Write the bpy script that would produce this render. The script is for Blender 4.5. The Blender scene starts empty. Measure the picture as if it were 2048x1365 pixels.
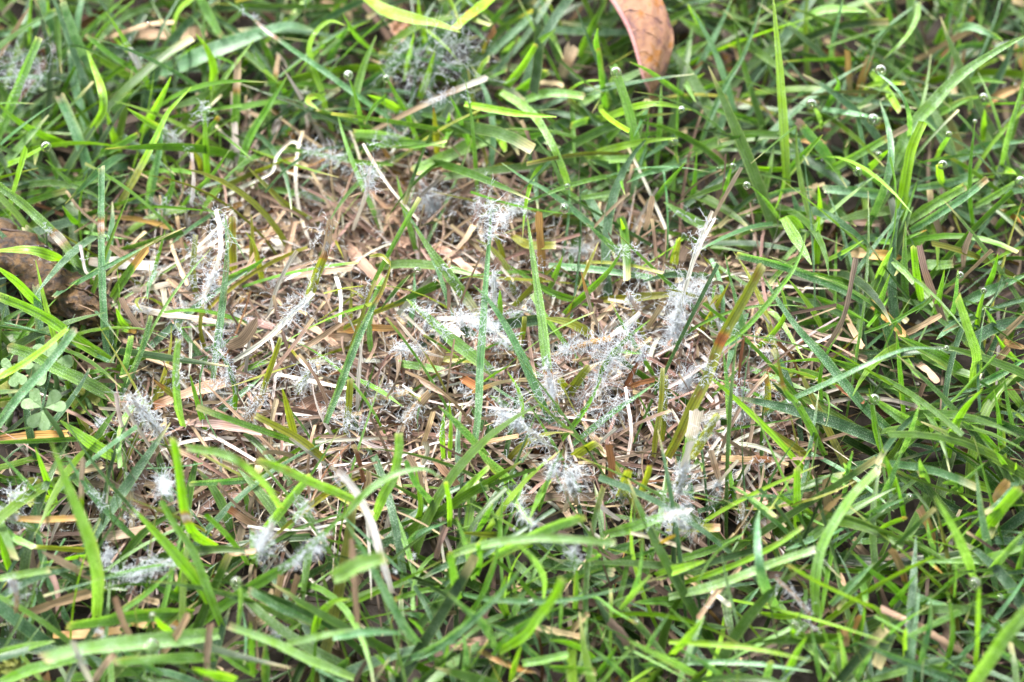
import bpy, math, random
import numpy as np
from mathutils import Vector

# ------------------------------------------------------------------ camera, sky, sun, exposure
scene = bpy.context.scene
C = scene.collection
random.seed(7)
rng = np.random.default_rng(11)
R = math.radians

PITCH = R(57.0)                    # the lens looks down at the turf at this angle
DIST, FOCAL, SENSOR = 0.50, 90.0, 36.0
TARGET = np.array([0.0, 0.0, 0.010])
FWD = np.array([0.0, math.cos(PITCH), -math.sin(PITCH)])
RIGHT = np.array([1.0, 0.0, 0.0])
UPV = np.array([0.0, math.sin(PITCH), math.cos(PITCH)])
CAM = TARGET - FWD * DIST
PW, PH = 2048.0, 1365.0
FPX = PW * FOCAL / SENSOR

cam_data = bpy.data.cameras.new('camera')
cam_data.lens = FOCAL
cam_data.sensor_width = SENSOR
cam_data.clip_start = 0.01
cam_data.clip_end = 50.0
cam_data.dof.use_dof = True
cam_data.dof.focus_distance = DIST - 0.009
cam_data.dof.aperture_fstop = 10.0
cam = bpy.data.objects.new('camera', cam_data)
C.objects.link(cam)
cam.location = CAM
cam.rotation_euler = (math.pi / 2 - PITCH, 0, 0)
scene.camera = cam

SUN_EL, SUN_AZ = R(58), R(-35)     # azimuth measured from the view direction, towards the left
world = bpy.data.worlds.new('World')
scene.world = world
world.use_nodes = True
wn = world.node_tree.nodes
sky = wn.new('ShaderNodeTexSky')
sky.sky_type = 'NISHITA'
sky.sun_disc = False
sky.sun_elevation = SUN_EL
sky.sun_rotation = SUN_AZ
sky.air_density = 1.0
sky.dust_density = 5.0
sky.ozone_density = 0.6
wn['Background'].inputs['Strength'].default_value = 0.062
cloud = wn.new('ShaderNodeHueSaturation')      # thin high cloud takes most of the blue out of the sky
cloud.inputs['Saturation'].default_value = 0.35
world.node_tree.links.new(sky.outputs[0], cloud.inputs['Color'])
world.node_tree.links.new(cloud.outputs[0], wn['Background'].inputs[0])

sl = bpy.data.lights.new('sun', 'SUN')
sl.energy = 1.5
sl.angle = R(22)
sl.color = (1.0, 0.965, 0.90)
sun = bpy.data.objects.new('sun', sl)
C.objects.link(sun)
sd = Vector((math.sin(SUN_AZ) * math.cos(SUN_EL), math.cos(SUN_AZ) * math.cos(SUN_EL), math.sin(SUN_EL)))
sun.rotation_euler = sd.to_track_quat('Z', 'Y').to_euler()

vs = scene.view_settings
vs.view_transform = 'Standard'
vs.look = 'None'
vs.exposure = 3.05
vs.gamma = 1.0
scene.cycles.max_bounces = 10
scene.cycles.transmission_bounces = 8
scene.cycles.diffuse_bounces = 2
scene.cycles.use_denoising = True


def at(px, py, z):
    """the point of height z (metres) over the turf that the photograph shows at pixel px, py"""
    d = FWD * FPX + RIGHT * (px - PW / 2) - UPV * (py - PH / 2)
    k = (z - CAM[2]) / d[2]
    return CAM + d * k


def to_px(P):
    v = np.asarray(P) - CAM
    dep = v @ FWD
    return np.stack([PW / 2 + FPX * (v @ RIGHT) / dep, PH / 2 - FPX * (v @ UPV) / dep], -1)


# ------------------------------------------------------------------ materials
def mat(name):
    m = bpy.data.materials.new(name)
    m.use_nodes = True
    nt = m.node_tree
    for n in list(nt.nodes):
        nt.nodes.remove(n)
    out = nt.nodes.new('ShaderNodeOutputMaterial')

    def node(t, **kw):
        n = nt.nodes.new(t)
        for k, v in kw.items():
            if k.startswith('i_'):
                key = k[2:]
                n.inputs[int(key) if key.isdigit() else key.replace('_', ' ')].default_value = v
            else:
                setattr(n, k, v)
        return n

    def link(a, b):
        nt.links.new(a, b)

    def math_(op, a, b=None, clamp=False):
        n = node('ShaderNodeMath', operation=op, use_clamp=clamp)
        for i, x in enumerate((a, b)):
            if x is None:
                continue
            if isinstance(x, (int, float)):
                n.inputs[i].default_value = x
            else:
                link(x, n.inputs[i])
        return n.outputs[0]

    def mix(fac, a, b, blend='MIX'):
        n = node('ShaderNodeMix', data_type='RGBA', blend_type=blend)
        for sock, x in ((n.inputs[0], fac), (n.inputs[6], a), (n.inputs[7], b)):
            if isinstance(x, (int, float)):
                sock.default_value = x
            elif isinstance(x, tuple):
                sock.default_value = x
            else:
                link(x, sock)
        return n.outputs[2]
    return m, nt, out, node, link, math_, mix


def blade_material(name, dead=False):
    m, nt, out, node, link, mth, mix = mat(name)
    tint = node('ShaderNodeAttribute', attribute_name='tint')
    uv = node('ShaderNodeAttribute', attribute_name='blade_uv')
    sep = node('ShaderNodeSeparateXYZ')
    link(uv.outputs['Vector'], sep.inputs[0])
    # parallel veins
    vein = mth('SINE', mth('MULTIPLY', sep.outputs[0], 11.0 if not dead else 17.0))
    vein01 = mth('ADD', mth('MULTIPLY', vein, 0.5), 0.5)
    sc = node('ShaderNodeVectorMath', operation='MULTIPLY')
    link(uv.outputs['Vector'], sc.inputs[0])
    sc.inputs[1].default_value = (2.2, 0.18, 1.0) if not dead else (3.4, 0.22, 1.0)
    streak = node('ShaderNodeTexNoise', i_Scale=1.0, i_Detail=3.0)
    link(sc.outputs[0], streak.inputs['Vector'])
    blotch = node('ShaderNodeTexNoise', i_Scale=0.45, i_Detail=3.0)
    link(uv.outputs['Vector'], blotch.inputs['Vector'])
    v1 = mth('MULTIPLY_ADD', vein01, 0.42)
    nt.nodes[-1].inputs[2].default_value = 0.78
    v2 = mth('MULTIPLY_ADD', streak.outputs['Fac'], 0.9 if not dead else 1.3)
    nt.nodes[-1].inputs[2].default_value = 0.55 if not dead else 0.35
    v3 = mth('MULTIPLY_ADD', blotch.outputs['Fac'], 0.3)
    nt.nodes[-1].inputs[2].default_value = 0.85
    val = mth('MULTIPLY', mth('MULTIPLY', v1, v2), v3)
    vv = node('ShaderNodeCombineXYZ')
    for i in range(3):
        link(val, vv.inputs[i])
    base = mix(1.0, tint.outputs['Color'], vv.outputs[0], 'MULTIPLY')
    # midrib groove, and pale margins where the beads sit thickest
    acr = node('ShaderNodeAttribute', attribute_name='across')
    au = mth('ABSOLUTE', acr.outputs['Fac'])
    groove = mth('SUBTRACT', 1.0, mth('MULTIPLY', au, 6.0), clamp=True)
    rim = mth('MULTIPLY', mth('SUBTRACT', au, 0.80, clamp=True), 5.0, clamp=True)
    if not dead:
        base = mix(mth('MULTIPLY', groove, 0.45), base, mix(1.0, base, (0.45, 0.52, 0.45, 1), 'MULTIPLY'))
        base = mix(mth('MULTIPLY', rim, 0.30), base, (0.34, 0.42, 0.14, 1))
    # dew: a film of tiny beads lying on the blade
    vor = node('ShaderNodeTexVoronoi', i_Scale=4.2, i_Randomness=1.0)
    link(uv.outputs['Vector'], vor.inputs['Vector'])
    bead = mth('SUBTRACT', 1.0, mth('MULTIPLY', vor.outputs['Distance'], 2.6), clamp=True)
    clus = node('ShaderNodeTexNoise', i_Scale=0.35, i_Detail=1.0)
    link(uv.outputs['Vector'], clus.inputs['Vector'])
    dew = mth('MULTIPLY', tint.outputs['Alpha'], mth('MULTIPLY', mth('SUBTRACT', clus.outputs['Fac'], 0.22, clamp=True), 2.6), clamp=True)
    beadm = mth('MULTIPLY', mth('MULTIPLY', bead, 2.6, clamp=True), mth('ADD', dew, mth('MULTIPLY', rim, mth('MULTIPLY', tint.outputs['Alpha'], 0.7))), clamp=True)
    film = mth('MULTIPLY', dew, 0.27)
    base = mix(film, base, (0.38, 0.58, 0.43, 1))
    base = mix(mth('MULTIPLY', beadm, 0.72), base, (0.66, 0.76, 0.70, 1))
    hgt = mth('ADD', mth('MULTIPLY', vein, 0.35), mth('MULTIPLY', beadm, 1.6))
    bump = node('ShaderNodeBump', i_Strength=0.55, i_Distance=0.00006)
    link(hgt, bump.inputs['Height'])
    pr = node('ShaderNodeBsdfPrincipled', i_Roughness=0.36 if not dead else 0.62)
    pr.inputs['Specular IOR Level'].default_value = 0.36 if not dead else 0.20
    link(base, pr.inputs['Base Color'])
    link(bump.outputs[0], pr.inputs['Normal'])
    tr = node('ShaderNodeBsdfTranslucent')
    if dead:
        tcol = base
    else:
        tcol = mix(1.0, base, (1.35, 1.60, 0.30, 1), 'MULTIPLY')
    link(tcol, tr.inputs[0])
    ms = node('ShaderNodeMixShader')
    ms.inputs[0].default_value = 0.38 if not dead else 0.20
    link(pr.outputs[0], ms.inputs[1])
    link(tr.outputs[0], ms.inputs[2])
    link(ms.outputs[0], out.inputs[0])
    return m


M_BLADE = blade_material('living_blade')
M_STRAW = blade_material('dead_straw', dead=True)

m, nt, out, node, link, mth, mix = mat('hyphae')
n1 = node('ShaderNodeTexNoise', i_Scale=900.0, i_Detail=2.0)
geo = node('ShaderNodeNewGeometry')
link(geo.outputs['Position'], n1.inputs['Vector'])
cc = mix(n1.outputs['Fac'], (0.58, 0.63, 0.69, 1), (0.80, 0.83, 0.87, 1))
df = node('ShaderNodeBsdfDiffuse'); link(cc, df.inputs[0])
tl = node('ShaderNodeBsdfTranslucent'); link(cc, tl.inputs[0])
ms = node('ShaderNodeMixShader'); ms.inputs[0].default_value = 0.45
link(df.outputs[0], ms.inputs[1]); link(tl.outputs[0], ms.inputs[2]); link(ms.outputs[0], out.inputs[0])
M_HYPHAE = m

m, nt, out, node, link, mth, mix = mat('dew_water')
gl = node('ShaderNodeBsdfPrincipled', i_Roughness=0.0, i_IOR=1.333)
gl.inputs['Transmission Weight'].default_value = 1.0
link(gl.outputs[0], out.inputs[0])
M_WATER = m

m, nt, out, node, link, mth, mix = mat('dark_soil')
geo = node('ShaderNodeNewGeometry')
n1 = node('ShaderNodeTexNoise', i_Scale=260.0, i_Detail=6.0)
n2 = node('ShaderNodeTexNoise', i_Scale=35.0, i_Detail=3.0)
link(geo.outputs['Position'], n1.inputs['Vector']); link(geo.outputs['Position'], n2.inputs['Vector'])
c1 = mix(n1.outputs['Fac'], (0.004, 0.003, 0.002, 1), (0.026, 0.016, 0.010, 1))
c2 = mix(n2.outputs['Fac'], c1, (0.014, 0.009, 0.006, 1))
pr = node('ShaderNodeBsdfPrincipled', i_Roughness=0.9)
bp = node('ShaderNodeBump', i_Strength=0.8, i_Distance=0.0012)
link(n1.outputs['Fac'], bp.inputs['Height']); link(bp.outputs[0], pr.inputs['Normal'])
link(c2, pr.inputs['Base Color']); link(pr.outputs[0], out.inputs[0])
M_SOIL = m


def leaf_material(name, cols, spot, scale, transl=0.2, rough=0.5, thr=0.62, relief=0.0004):
    m, nt, out, node, link, mth, mix = mat(name)
    tc = node('ShaderNodeTexCoord')
    n1 = node('ShaderNodeTexNoise', i_Scale=scale, i_Detail=5.0, i_Roughness=0.62)
    n2 = node('ShaderNodeTexNoise', i_Scale=scale * 3.1, i_Detail=6.0, i_Roughness=0.7)
    n3 = node('ShaderNodeTexNoise', i_Scale=scale * 0.55, i_Detail=2.0)
    for n in (n1, n2, n3):
        link(tc.outputs['Object'], n.inputs['Vector'])
    r = node('ShaderNodeValToRGB')
    e = r.color_ramp.elements
    while len(e) < len(cols):
        e.new(0.5)
    for i, c in enumerate(cols):
        e[i].position = 0.37 + 0.27 * i / (len(cols) - 1)
        e[i].color = (*c, 1)
    link(n1.outputs['Fac'], r.inputs[0])
    sp = mth('MULTIPLY', mth('SUBTRACT', n2.outputs['Fac'], thr, clamp=True), 9.0, clamp=True)
    c = mix(sp, r.outputs[0], (*spot, 1))
    c = mix(mth('MULTIPLY', mth('SUBTRACT', n3.outputs['Fac'], 0.5, clamp=True), 2.5, clamp=True), c, (*cols[0], 1))
    tint = node('ShaderNodeAttribute', attribute_name='tint')
    c = mix(1.0, c, tint.outputs['Color'], 'MULTIPLY')
    bp = node('ShaderNodeBump', i_Strength=0.7, i_Distance=relief)
    link(n2.outputs['Fac'], bp.inputs['Height'])
    pr = node('ShaderNodeBsdfPrincipled', i_Roughness=rough)
    link(c, pr.inputs['Base Color']); link(bp.outputs[0], pr.inputs['Normal'])
    tr = node('ShaderNodeBsdfTranslucent'); link(c, tr.inputs[0])
    ms = node('ShaderNodeMixShader'); ms.inputs[0].default_value = transl
    link(pr.outputs[0], ms.inputs[1]); link(tr.outputs[0], ms.inputs[2]); link(ms.outputs[0], out.inputs[0])
    return m


M_REDLEAF = leaf_material('russet_leaf', [(0.19, 0.10, 0.10), (0.33, 0.17, 0.10), (0.37, 0.21, 0.13), (0.34, 0.13, 0.010)], (0.13, 0.075, 0.085), 210, 0.25, 0.42, 0.56)
M_CURL = leaf_material('curled_brown_leaf', [(0.018, 0.009, 0.006), (0.065, 0.031, 0.009), (0.110, 0.057, 0.014), (0.082, 0.044, 0.018)], (0.010, 0.006, 0.006), 330, 0.06, 0.5, 0.52, 0.0013)
M_DARKLEAF = leaf_material('blackened_leaf', [(0.03, 0.02, 0.025), (0.07, 0.045, 0.05), (0.10, 0.07, 0.05)], (0.015, 0.01, 0.012), 210, 0.03, 0.55)
M_CLOVER = leaf_material('clover_leaflet', [(0.15, 0.26, 0.10), (0.19, 0.31, 0.14), (0.24, 0.36, 0.19)], (0.38, 0.46, 0.34), 900, 0.3, 0.5, 0.58)
M_CLOVERY = leaf_material('yellowing_leaflet', [(0.15, 0.21, 0.03), (0.23, 0.25, 0.04), (0.25, 0.25, 0.07)], (0.14, 0.07, 0.03), 500, 0.3, 0.5, 0.60)
M_STALK = leaf_material('green_stalk', [(0.16, 0.28, 0.10), (0.20, 0.34, 0.14)], (0.22, 0.30, 0.12), 500, 0.1)

# ------------------------------------------------------------------ what stands where
# One line per blade or straw: colour and width, tip (p pointed, c clipped), heights above the soil in mm (z base,tip or base,middle,tip),
# its run from base to tip; then marks (t dried tip, m dead band, b dead base, x lesions); then its own label.
# Runs are surveyed on nine sheets of 700 x 460 photograph pixels drawn 2048 wide.
SHEET = {'A': (0, 0), 'B': (680, 0), 'C': (1348, 0), 'D': (0, 450), 'E': (680, 450), 'F': (1348, 450), 'G': (0, 905), 'H': (680, 905), 'I': (1348, 905)}
SK = 700 / 2048
BLADES = {}
BLADES['A'] = '''
l72 c z10,32 -20,830 110,500 228,220 || pale dewy blade leaning over the mouldy straw at lawn edge
b75 c z8,28 600,520 500,340 430,190 368,15
y62 p z14,26,18 540,760 605,640 590,500 505,280 || bright lime blade bowed like a bracket
b80 c z4,16 600,930 500,690 440,480 420,290
b85 c z4,20 570,1190 500,930 430,740 350,560 |tp.05
y46 p z9,26 900,560 825,410 760,290 700,190 622,72 |m.45w.24| slim yellow-green blade with bleached white rust-edged middle
g42 c z8,22 900,490 790,415 650,325 500,205 |ts.04
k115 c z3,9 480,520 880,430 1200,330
b130 p z6,16,12 830,450 1050,380 1280,285 1560,185 1700,150 1860,185 || broad blue-green leaf lying across behind narrower blades
l92 c z22,18 1160,-40 1230,100 1295,205 |ts.04
y58 c z6,24 1020,330 1015,190 1045,70 1120,0 1190,-40
y55 p z8,26 1240,580 1250,420 1215,300 1145,198
l36 p z10,24 1200,610 1290,490 1400,345 1490,230
g62 c z5,20 1365,860 1380,620 1395,345 |ts.36| green blade with tan dead upper third and dark lesion
g56 c z5,18 1560,720 1610,480 1635,325 |ts.28
g58 p z5,24 1388,1070 1450,830 1560,640 1680,445 |bs.1
b40 p z10,26 2320,720 2048,530 1900,420 1740,310 1560,180 1450,85 1300,-10 |m.74w.12| long slender dewy blade with white dead joint and black edges
g45 p z6,16 1615,420 1560,300 1498,170
y46 p z7,26 1945,770 1905,640 1885,540 1835,400 1812,280 1850,190 1930,125 2020,150
y46 p z16,20 1900,590 1850,560 1800,590 1860,640 |x| tiny lime curl folded over at a leaf joint
g50 p z8,20 1885,440 1950,300 2060,120
y62 p z8,22 400,850 230,780 100,705 -20,600
y92 c z6,28 40,1300 100,1060 155,870
y60 c z10,26 -20,990 140,930 285,850 || stout lime blade holding a dew drop over dark soil
l80 c z9,28 560,1720 500,1606 380,1430 300,1345 240,1290 120,1180 0,1090 -70,1030 |m.42w.1| long pale blade with white mouldy dead band by curled leaf
g38 p z6,20 575,1195 410,1070 265,935
b52 c z4,34 640,2220 605,1820 592,1400 592,980 |m.73w.05| upright teal blade with narrow white dead band
g50 p z5,16 520,1350 430,1290 365,1205
y62 p z8,28 830,780 930,600 1000,450
g52 c z6,18 510,915 660,870 810,785 |ts.04
y56 p z8,30 680,1225 780,1060 870,890 930,770 990,650 1120,510 |bo.4
y56 p z12,26 1015,805 930,755 850,705 742,635 |ba.12
b62 p z6,24 870,1200 895,1050 935,890 950,750
y46 p z6,24 1215,1080 1205,850 1200,730 1188,590 |tw.03
g36 p z6,22 1050,1230 1130,1130 1240,1025 1342,880 |tw.04
w30 c z9,20 1118,1200 1132,1050 1120,895 || bleached white straw standing among green blades
g46 p z6,18 935,1300 965,1195 1012,1080 995,975
w26 c z5,16 1300,1150 1440,1085 1590,1010 1620,915 1700,830 1760,850 || bent white straw stem kinked twice above bare soil
o50 p z5,18 1870,1315 1700,1220 1560,1090 1450,978 || olive blade reaching out over the bare soil
g32 c z12,16 2300,965 2048,940 1850,900 1665,868
l50 c z4,7 2060,1195 1700,1125 1425,1080
g45 c z7,20 1120,900 1200,795 1285,680 |ts.06
g42 c z9,14 1990,515 1780,490 1550,490 |tw.03
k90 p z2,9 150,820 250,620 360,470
k80 c z2,6 450,1150 250,1000 60,860
s72 c z6,8 770,200 1000,200 1200,190
s34 c z8,13 570,240 850,150 1015,130
p52 c z6,7 1870,15 1960,40 2090,45
s32 p z6,22 -10,340 80,190 175,40
y42 p z7,22 180,270 178,130 185,-40
y28 p z7,20 290,210 285,100 275,-30
b72 c z6,18 372,330 350,260 300,150 225,-20
b60 c z5,16 430,300 450,150 485,-20
b62 c z8,16 -30,205 150,160 335,60 |ts.05
g46 p z6,20 480,205 640,70 725,-5
a38 c z5,8 480,1270 780,1280 1010,1335
a42 c z6,10 1290,1240 1415,1190
g48 p z6,16 640,560 560,480 470,380
g52 p z6,18 1700,560 1600,480 1490,300
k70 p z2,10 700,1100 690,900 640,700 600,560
y50 p z5,18 700,900 660,780 620,650
p40 c z4,7 690,395 820,430 960,470
s46 c z5,8 1480,930 1700,940 1800,980 |x
p38 c z5,8 1290,640 1400,640 1520,680
o36 p z6,16 1180,1010 1160,930 1070,860
'''
BLADES['B'] = '''
y92 p z20,28 130,-30 260,60 420,110 560,138 705,190 || fat bright lime blade rippled with dew beside the cobweb mould
y88 c z20,26 900,-20 810,55 740,110 680,170 |m.6a.06| fat lime blade with small amber scar
g46 p z14,22 840,180 930,80 1015,-10
y46 p z6,22 525,320 490,225 465,110 455,-20
y62 p z8,24 368,480 395,350 432,190
y56 p z8,24 465,580 520,440 556,298
y62 c z7,24 770,595 800,480 835,385 875,345
b62 c z4,12 800,380 1000,205 1190,50
b60 p z5,18 1295,375 1260,280 1210,120 1175,-30
g52 p z8,26 1395,330 1480,150 1565,-10
y56 c z6,26 920,570 1050,410 1145,262 |ts.03
y52 p z8,24 1060,330 1160,250 1262,172
l72 p z5,14 950,320 1030,260 1125,185
g84 c z5,18 950,590 1090,495 1212,415
g38 c z10,20 810,500 890,455 978,412 |ts.05
y56 p z10,24 1320,540 1420,485 1525,470
l68 c z10,20 1060,600 1190,550 1300,548 1430,562 |ts.03
y56 p z20,27 730,610 900,640 1080,670 1268,685 || bright lime blade pointing sideways over the dense tuft
l60 c z14,24,12 940,540 1060,610 1150,690 1230,820 1290,950 1345,1110 |tw.03| long pale blade bending down to a clipped beaded tip
g32 p z8,30 805,1130 785,860 765,660 732,465
g40 p z8,24 790,900 730,780 690,660 640,560
k85 p z3,12 1010,940 900,840 780,715 650,580
l100 c z7,14 960,770 760,850 600,930 430,1012 |ta.02| broad pale clipped blade ending above white mould
l84 c z9,18 485,860 350,822 220,790 75,780 |ts.03| pale broad stub with frosted clipped end over white mould
g38 p z8,28 470,860 405,700 330,560 270,455 228,385 || thin green blade with a bead of water swelling near its tip
g32 p z8,26 128,770 110,640 82,540 42,435
l60 p z6,24 40,765 90,560 140,380 212,210
g52 p z8,26 200,300 95,205 15,75
y56 p z8,20 360,660 270,600 160,558
w46 c z14,26 190,765 450,632 650,540 858,455 |bs.5| bleached white straw slanting across green blades
y58 c z8,16 930,785 975,880
o72 p z6,13 1050,985 930,985 825,1022
g48 c z6,28 1555,670 1535,500 1508,285 |ta.03
g40 p z22,34 1508,300 1500,240 1508,165
y58 p z9,24,20 1500,705 1600,672 1740,622 1880,610 2060,645
l78 c z8,32 1780,1000 1740,860 1690,650 1640,500 1598,385 || upright pale blade capped with a big dew drop
g38 p z10,28 2060,600 1900,480 1800,410 1695,362 |tw.04| curved green blade crossing in front of the reddish leaf
y54 p z8,22 1430,925 1600,868 1800,825 1975,808
l64 c z7,15 1440,940 1580,935 1712,925 |ts.03
l66 c z8,18 1510,690 1430,708 1350,735 |ts.05
g34 p z6,20,13 1660,1060 1560,1035 1350,1085 1200,1140 1000,1225
b54 p z8,26 1620,1450 1490,1340 1350,1225 1200,1115 1080,1050 945,955
l32 p z6,20 1355,1215 1290,1060 1235,930 1140,810
g28 p z7,24 1750,1010 1785,880 1808,640 |tr.06
b52 p z7,20 2060,925 1900,985 1790,1015 1675,1072
g42 p z8,24 1830,1190 1920,1070 2022,950
l72 p z8,16 2160,1340 2030,1270 1895,1185
s40 c z5,22 1785,1350 1810,1250 1828,1150
s90 c z7,13 1300,455 1330,360 1365,270 || curled tan dead leaf scrap behind the green tuft
p50 c z4,14 455,1210 442,1060
p60 c z4,12 560,1240 505,1130 460,1045
p56 c z5,20 775,1340 820,1200 862,1090 || upright pinkish straw with split top between two mould tufts
w24 c z14,24 460,1290 300,1110 200,960 135,845 || thin white bare stem leaning from the mould tuft
w27 c z8,22 75,1350 150,1140 178,985 || curved white stem arching beside the bare soil
p32 c z5,10 380,1350 280,1230 175,1120
g30 p z7,12 230,965 120,950 10,925
r62 c z6,18 830,300 865,230 905,170 |bo.4
b60 c z4,12 880,180 1000,110 1200,80
g54 p z6,20 720,660 640,780 600,870
o46 p z7,20 570,900 560,760 545,620 |tr.1
y48 p z6,18 600,860 625,760 640,660
s36 c z6,10 1140,480 1280,490 1300,510
g56 p z6,18 1000,820 1120,800 1240,770
k80 p z3,12 900,740 1080,760 1250,790
l50 p z5,14 1490,1180 1620,1130 1340,1170
g58 p z6,20 1500,900 1620,760 1790,640
k76 p z3,14 1760,1130 1640,1000 1450,930
g44 p z6,18 1850,980 1870,760 1880,500
l80 c z4,15 1400,620 1580,510 1770,420
g58 p z5,18 2048,280 1960,330 1900,370
b46 p z5,16 1700,1200 1740,1000 1800,840
g34 c z20,26 270,560 200,620 140,720
'''
BLADES['C'] = '''
y70 p z8,40 662,1100 652,900 635,620 610,300 578,-40 || tall upright lime blade beaded with dew like scales
l88 p z8,38 1270,1000 1340,840 1420,710 1520,600 1660,455 1860,315 2090,190 || long broad pale blade arching out of the lawn
b36 p z8,30,28 1370,870 1378,700 1345,580 1280,500 1205,440 1158,408 || arched thin dewy blade with a dew drop at its shoulder
l46 p z14,26,20 1428,20 1425,100 1380,190 1310,270 1222,348 |tr.04
l64 p z12,24 760,115 850,68 960,55 1130,70
b52 p z7,18 830,250 720,170 638,118
g27 p z7,20 870,270 805,180 755,80
b36 p z6,28 945,480 922,310 955,140 992,-20
b64 p z10,20,16 1630,170 1740,158 1850,200 1925,238
g52 p z9,26 885,640 940,560 955,480 912,412
b48 p z10,24 870,640 1000,658 1100,675 1212,692
l50 p z8,24 862,770 848,690 800,600
b72 c z6,22 960,1030 880,890 800,800 722,705 |tp.08
g62 p z7,26 630,1060 720,955 800,865 872,788 |tr.02
l64 c z8,24 845,1025 1020,935 1190,840 1362,745 |ts.22| pale blade ending in a cut tan tip beside dew drops
y52 p z8,22 1100,1020 1180,945 1268,868
y92 c z8,32 1320,1310 1370,1010 1400,860 1462,715 |ty.03| stout bright lime blade with yellow torn tip
b58 p z5,22,20 1125,1350 1225,1110 1268,930 1255,760 1205,595
y62 c z8,24 1615,1115 1562,1055 1550,960
g64 c z7,24 1530,930 1570,850 1612,785
g37 p z6,30 1752,1340 1730,1150 1735,950 1762,705 |ta.03
l78 c z9,24 1375,1295 1500,1212 1600,1150 1705,1088 |ts.05
b62 c z10,26 1385,1350 1550,1250 1700,1155 1835,1045 |ts.07
b62 c z8,16 1800,1000 1650,1060 1425,1102
b78 c z9,15 1260,1150 1100,1125 878,1108 || blunt bluish blade stub lying flat under the dew drops
b42 p z7,16 470,1185 600,1130 700,1110 830,1110
g30 p z8,22 625,1295 540,1180 435,1080
g30 p z8,26 1245,1115 1150,1040 1080,1000 995,942
g36 p z8,24 270,1230 320,1030 358,925
s32 c z8,26 195,1350 300,1150 395,982 || pale tan straw leaning on a thin green blade
b42 p z6,30 130,910 200,720 300,500 400,330 480,120 525,-20
b46 p z6,26 378,750 345,620 290,440 220,260 90,30 |tr.03
b52 p z5,20 100,475 200,290 280,130 340,-10
g38 p z7,18 210,905 380,805 550,778 672,785
g50 p z6,14 530,730 400,690 170,622
s46 c z6,15 1370,370 1470,325 1600,250 1745,180
a62 c z5,16 1065,620 1100,470 1145,335 || upright amber dead blade with split top
a42 c z5,18 1050,640 1025,480 1015,300 |bg.5
a62 c z4,10 1720,660 1880,570 2050,490
a62 c z4,8 2060,400 1980,250
y62 c z10,20 1160,420 1240,520 1325,650 |ts.04
y38 c z9,18 1100,525 1200,490 1355,488 |ts.06
g42 p z8,16 1680,495 1800,465 1945,485
g54 p z7,22 1470,710 1600,640 1700,590 1828,555
y48 p z5,18 1805,830 1818,640
l42 p z8,34 1905,1010 1955,800 2000,640 2060,430
b82 p z5,16 1480,985 1650,925 1850,850 2070,825
b82 p z5,12 1770,1150 1900,1130 2080,1120
y42 c z8,16 650,990 540,990 430,980 |ta.2
y52 p z5,20 850,1350 852,1200 842,1085
b66 p z3,12 760,1400 725,1240 690,1130
k100 p z2,9 1020,1400 970,1260 930,1120
y70 p z12,18 745,1350 690,1292 610,1288
g42 p z5,18 1385,1320 1360,1150 1325,985
g62 p z5,16 1350,900 1320,800 1240,760
g40 p z4,18 100,1220 120,1060 132,890
b52 p z4,14 20,1060 200,1000 330,960
g46 p z4,16 1250,230 1260,100 1240,-20
g52 p z4,14 1530,260 1600,120 1640,-10
y40 p z5,16 -10,600 60,500 180,430
g42 p z5,18 60,570 180,520 340,462 |tr.05
l70 p z4,14 -20,370 80,310 200,240
y44 p z6,22 180,200 130,110 80,25 |ts.04
l60 p z10,16 185,205 100,150 20,95
g48 p z6,20 -20,400 60,480 130,600
y54 p z6,18 40,850 -10,820
k60 p z2,10 1500,1180 1700,1240 2000,1200
k60 p z2,10 600,900 450,940 300,960
b40 p z5,16 880,480 760,540 680,600
s44 c z4,6 780,1170 830,1080
p48 c z3,5 760,1250 900,1280 1200,1310
a54 c z4,7 530,740 700,810 880,840
s40 c z4,7 980,730 1000,620
g50 p z6,22 1960,850 2020,600 2060,400
l46 p z8,20 1760,1210 1900,1130 2060,1020
g40 p z5,16 1880,1340 1960,1250 2060,1190
y60 p z5,15 1860,1000 1930,990 2010,1030
a50 c z4,7 1900,1230 2060,1300
'''
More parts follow.
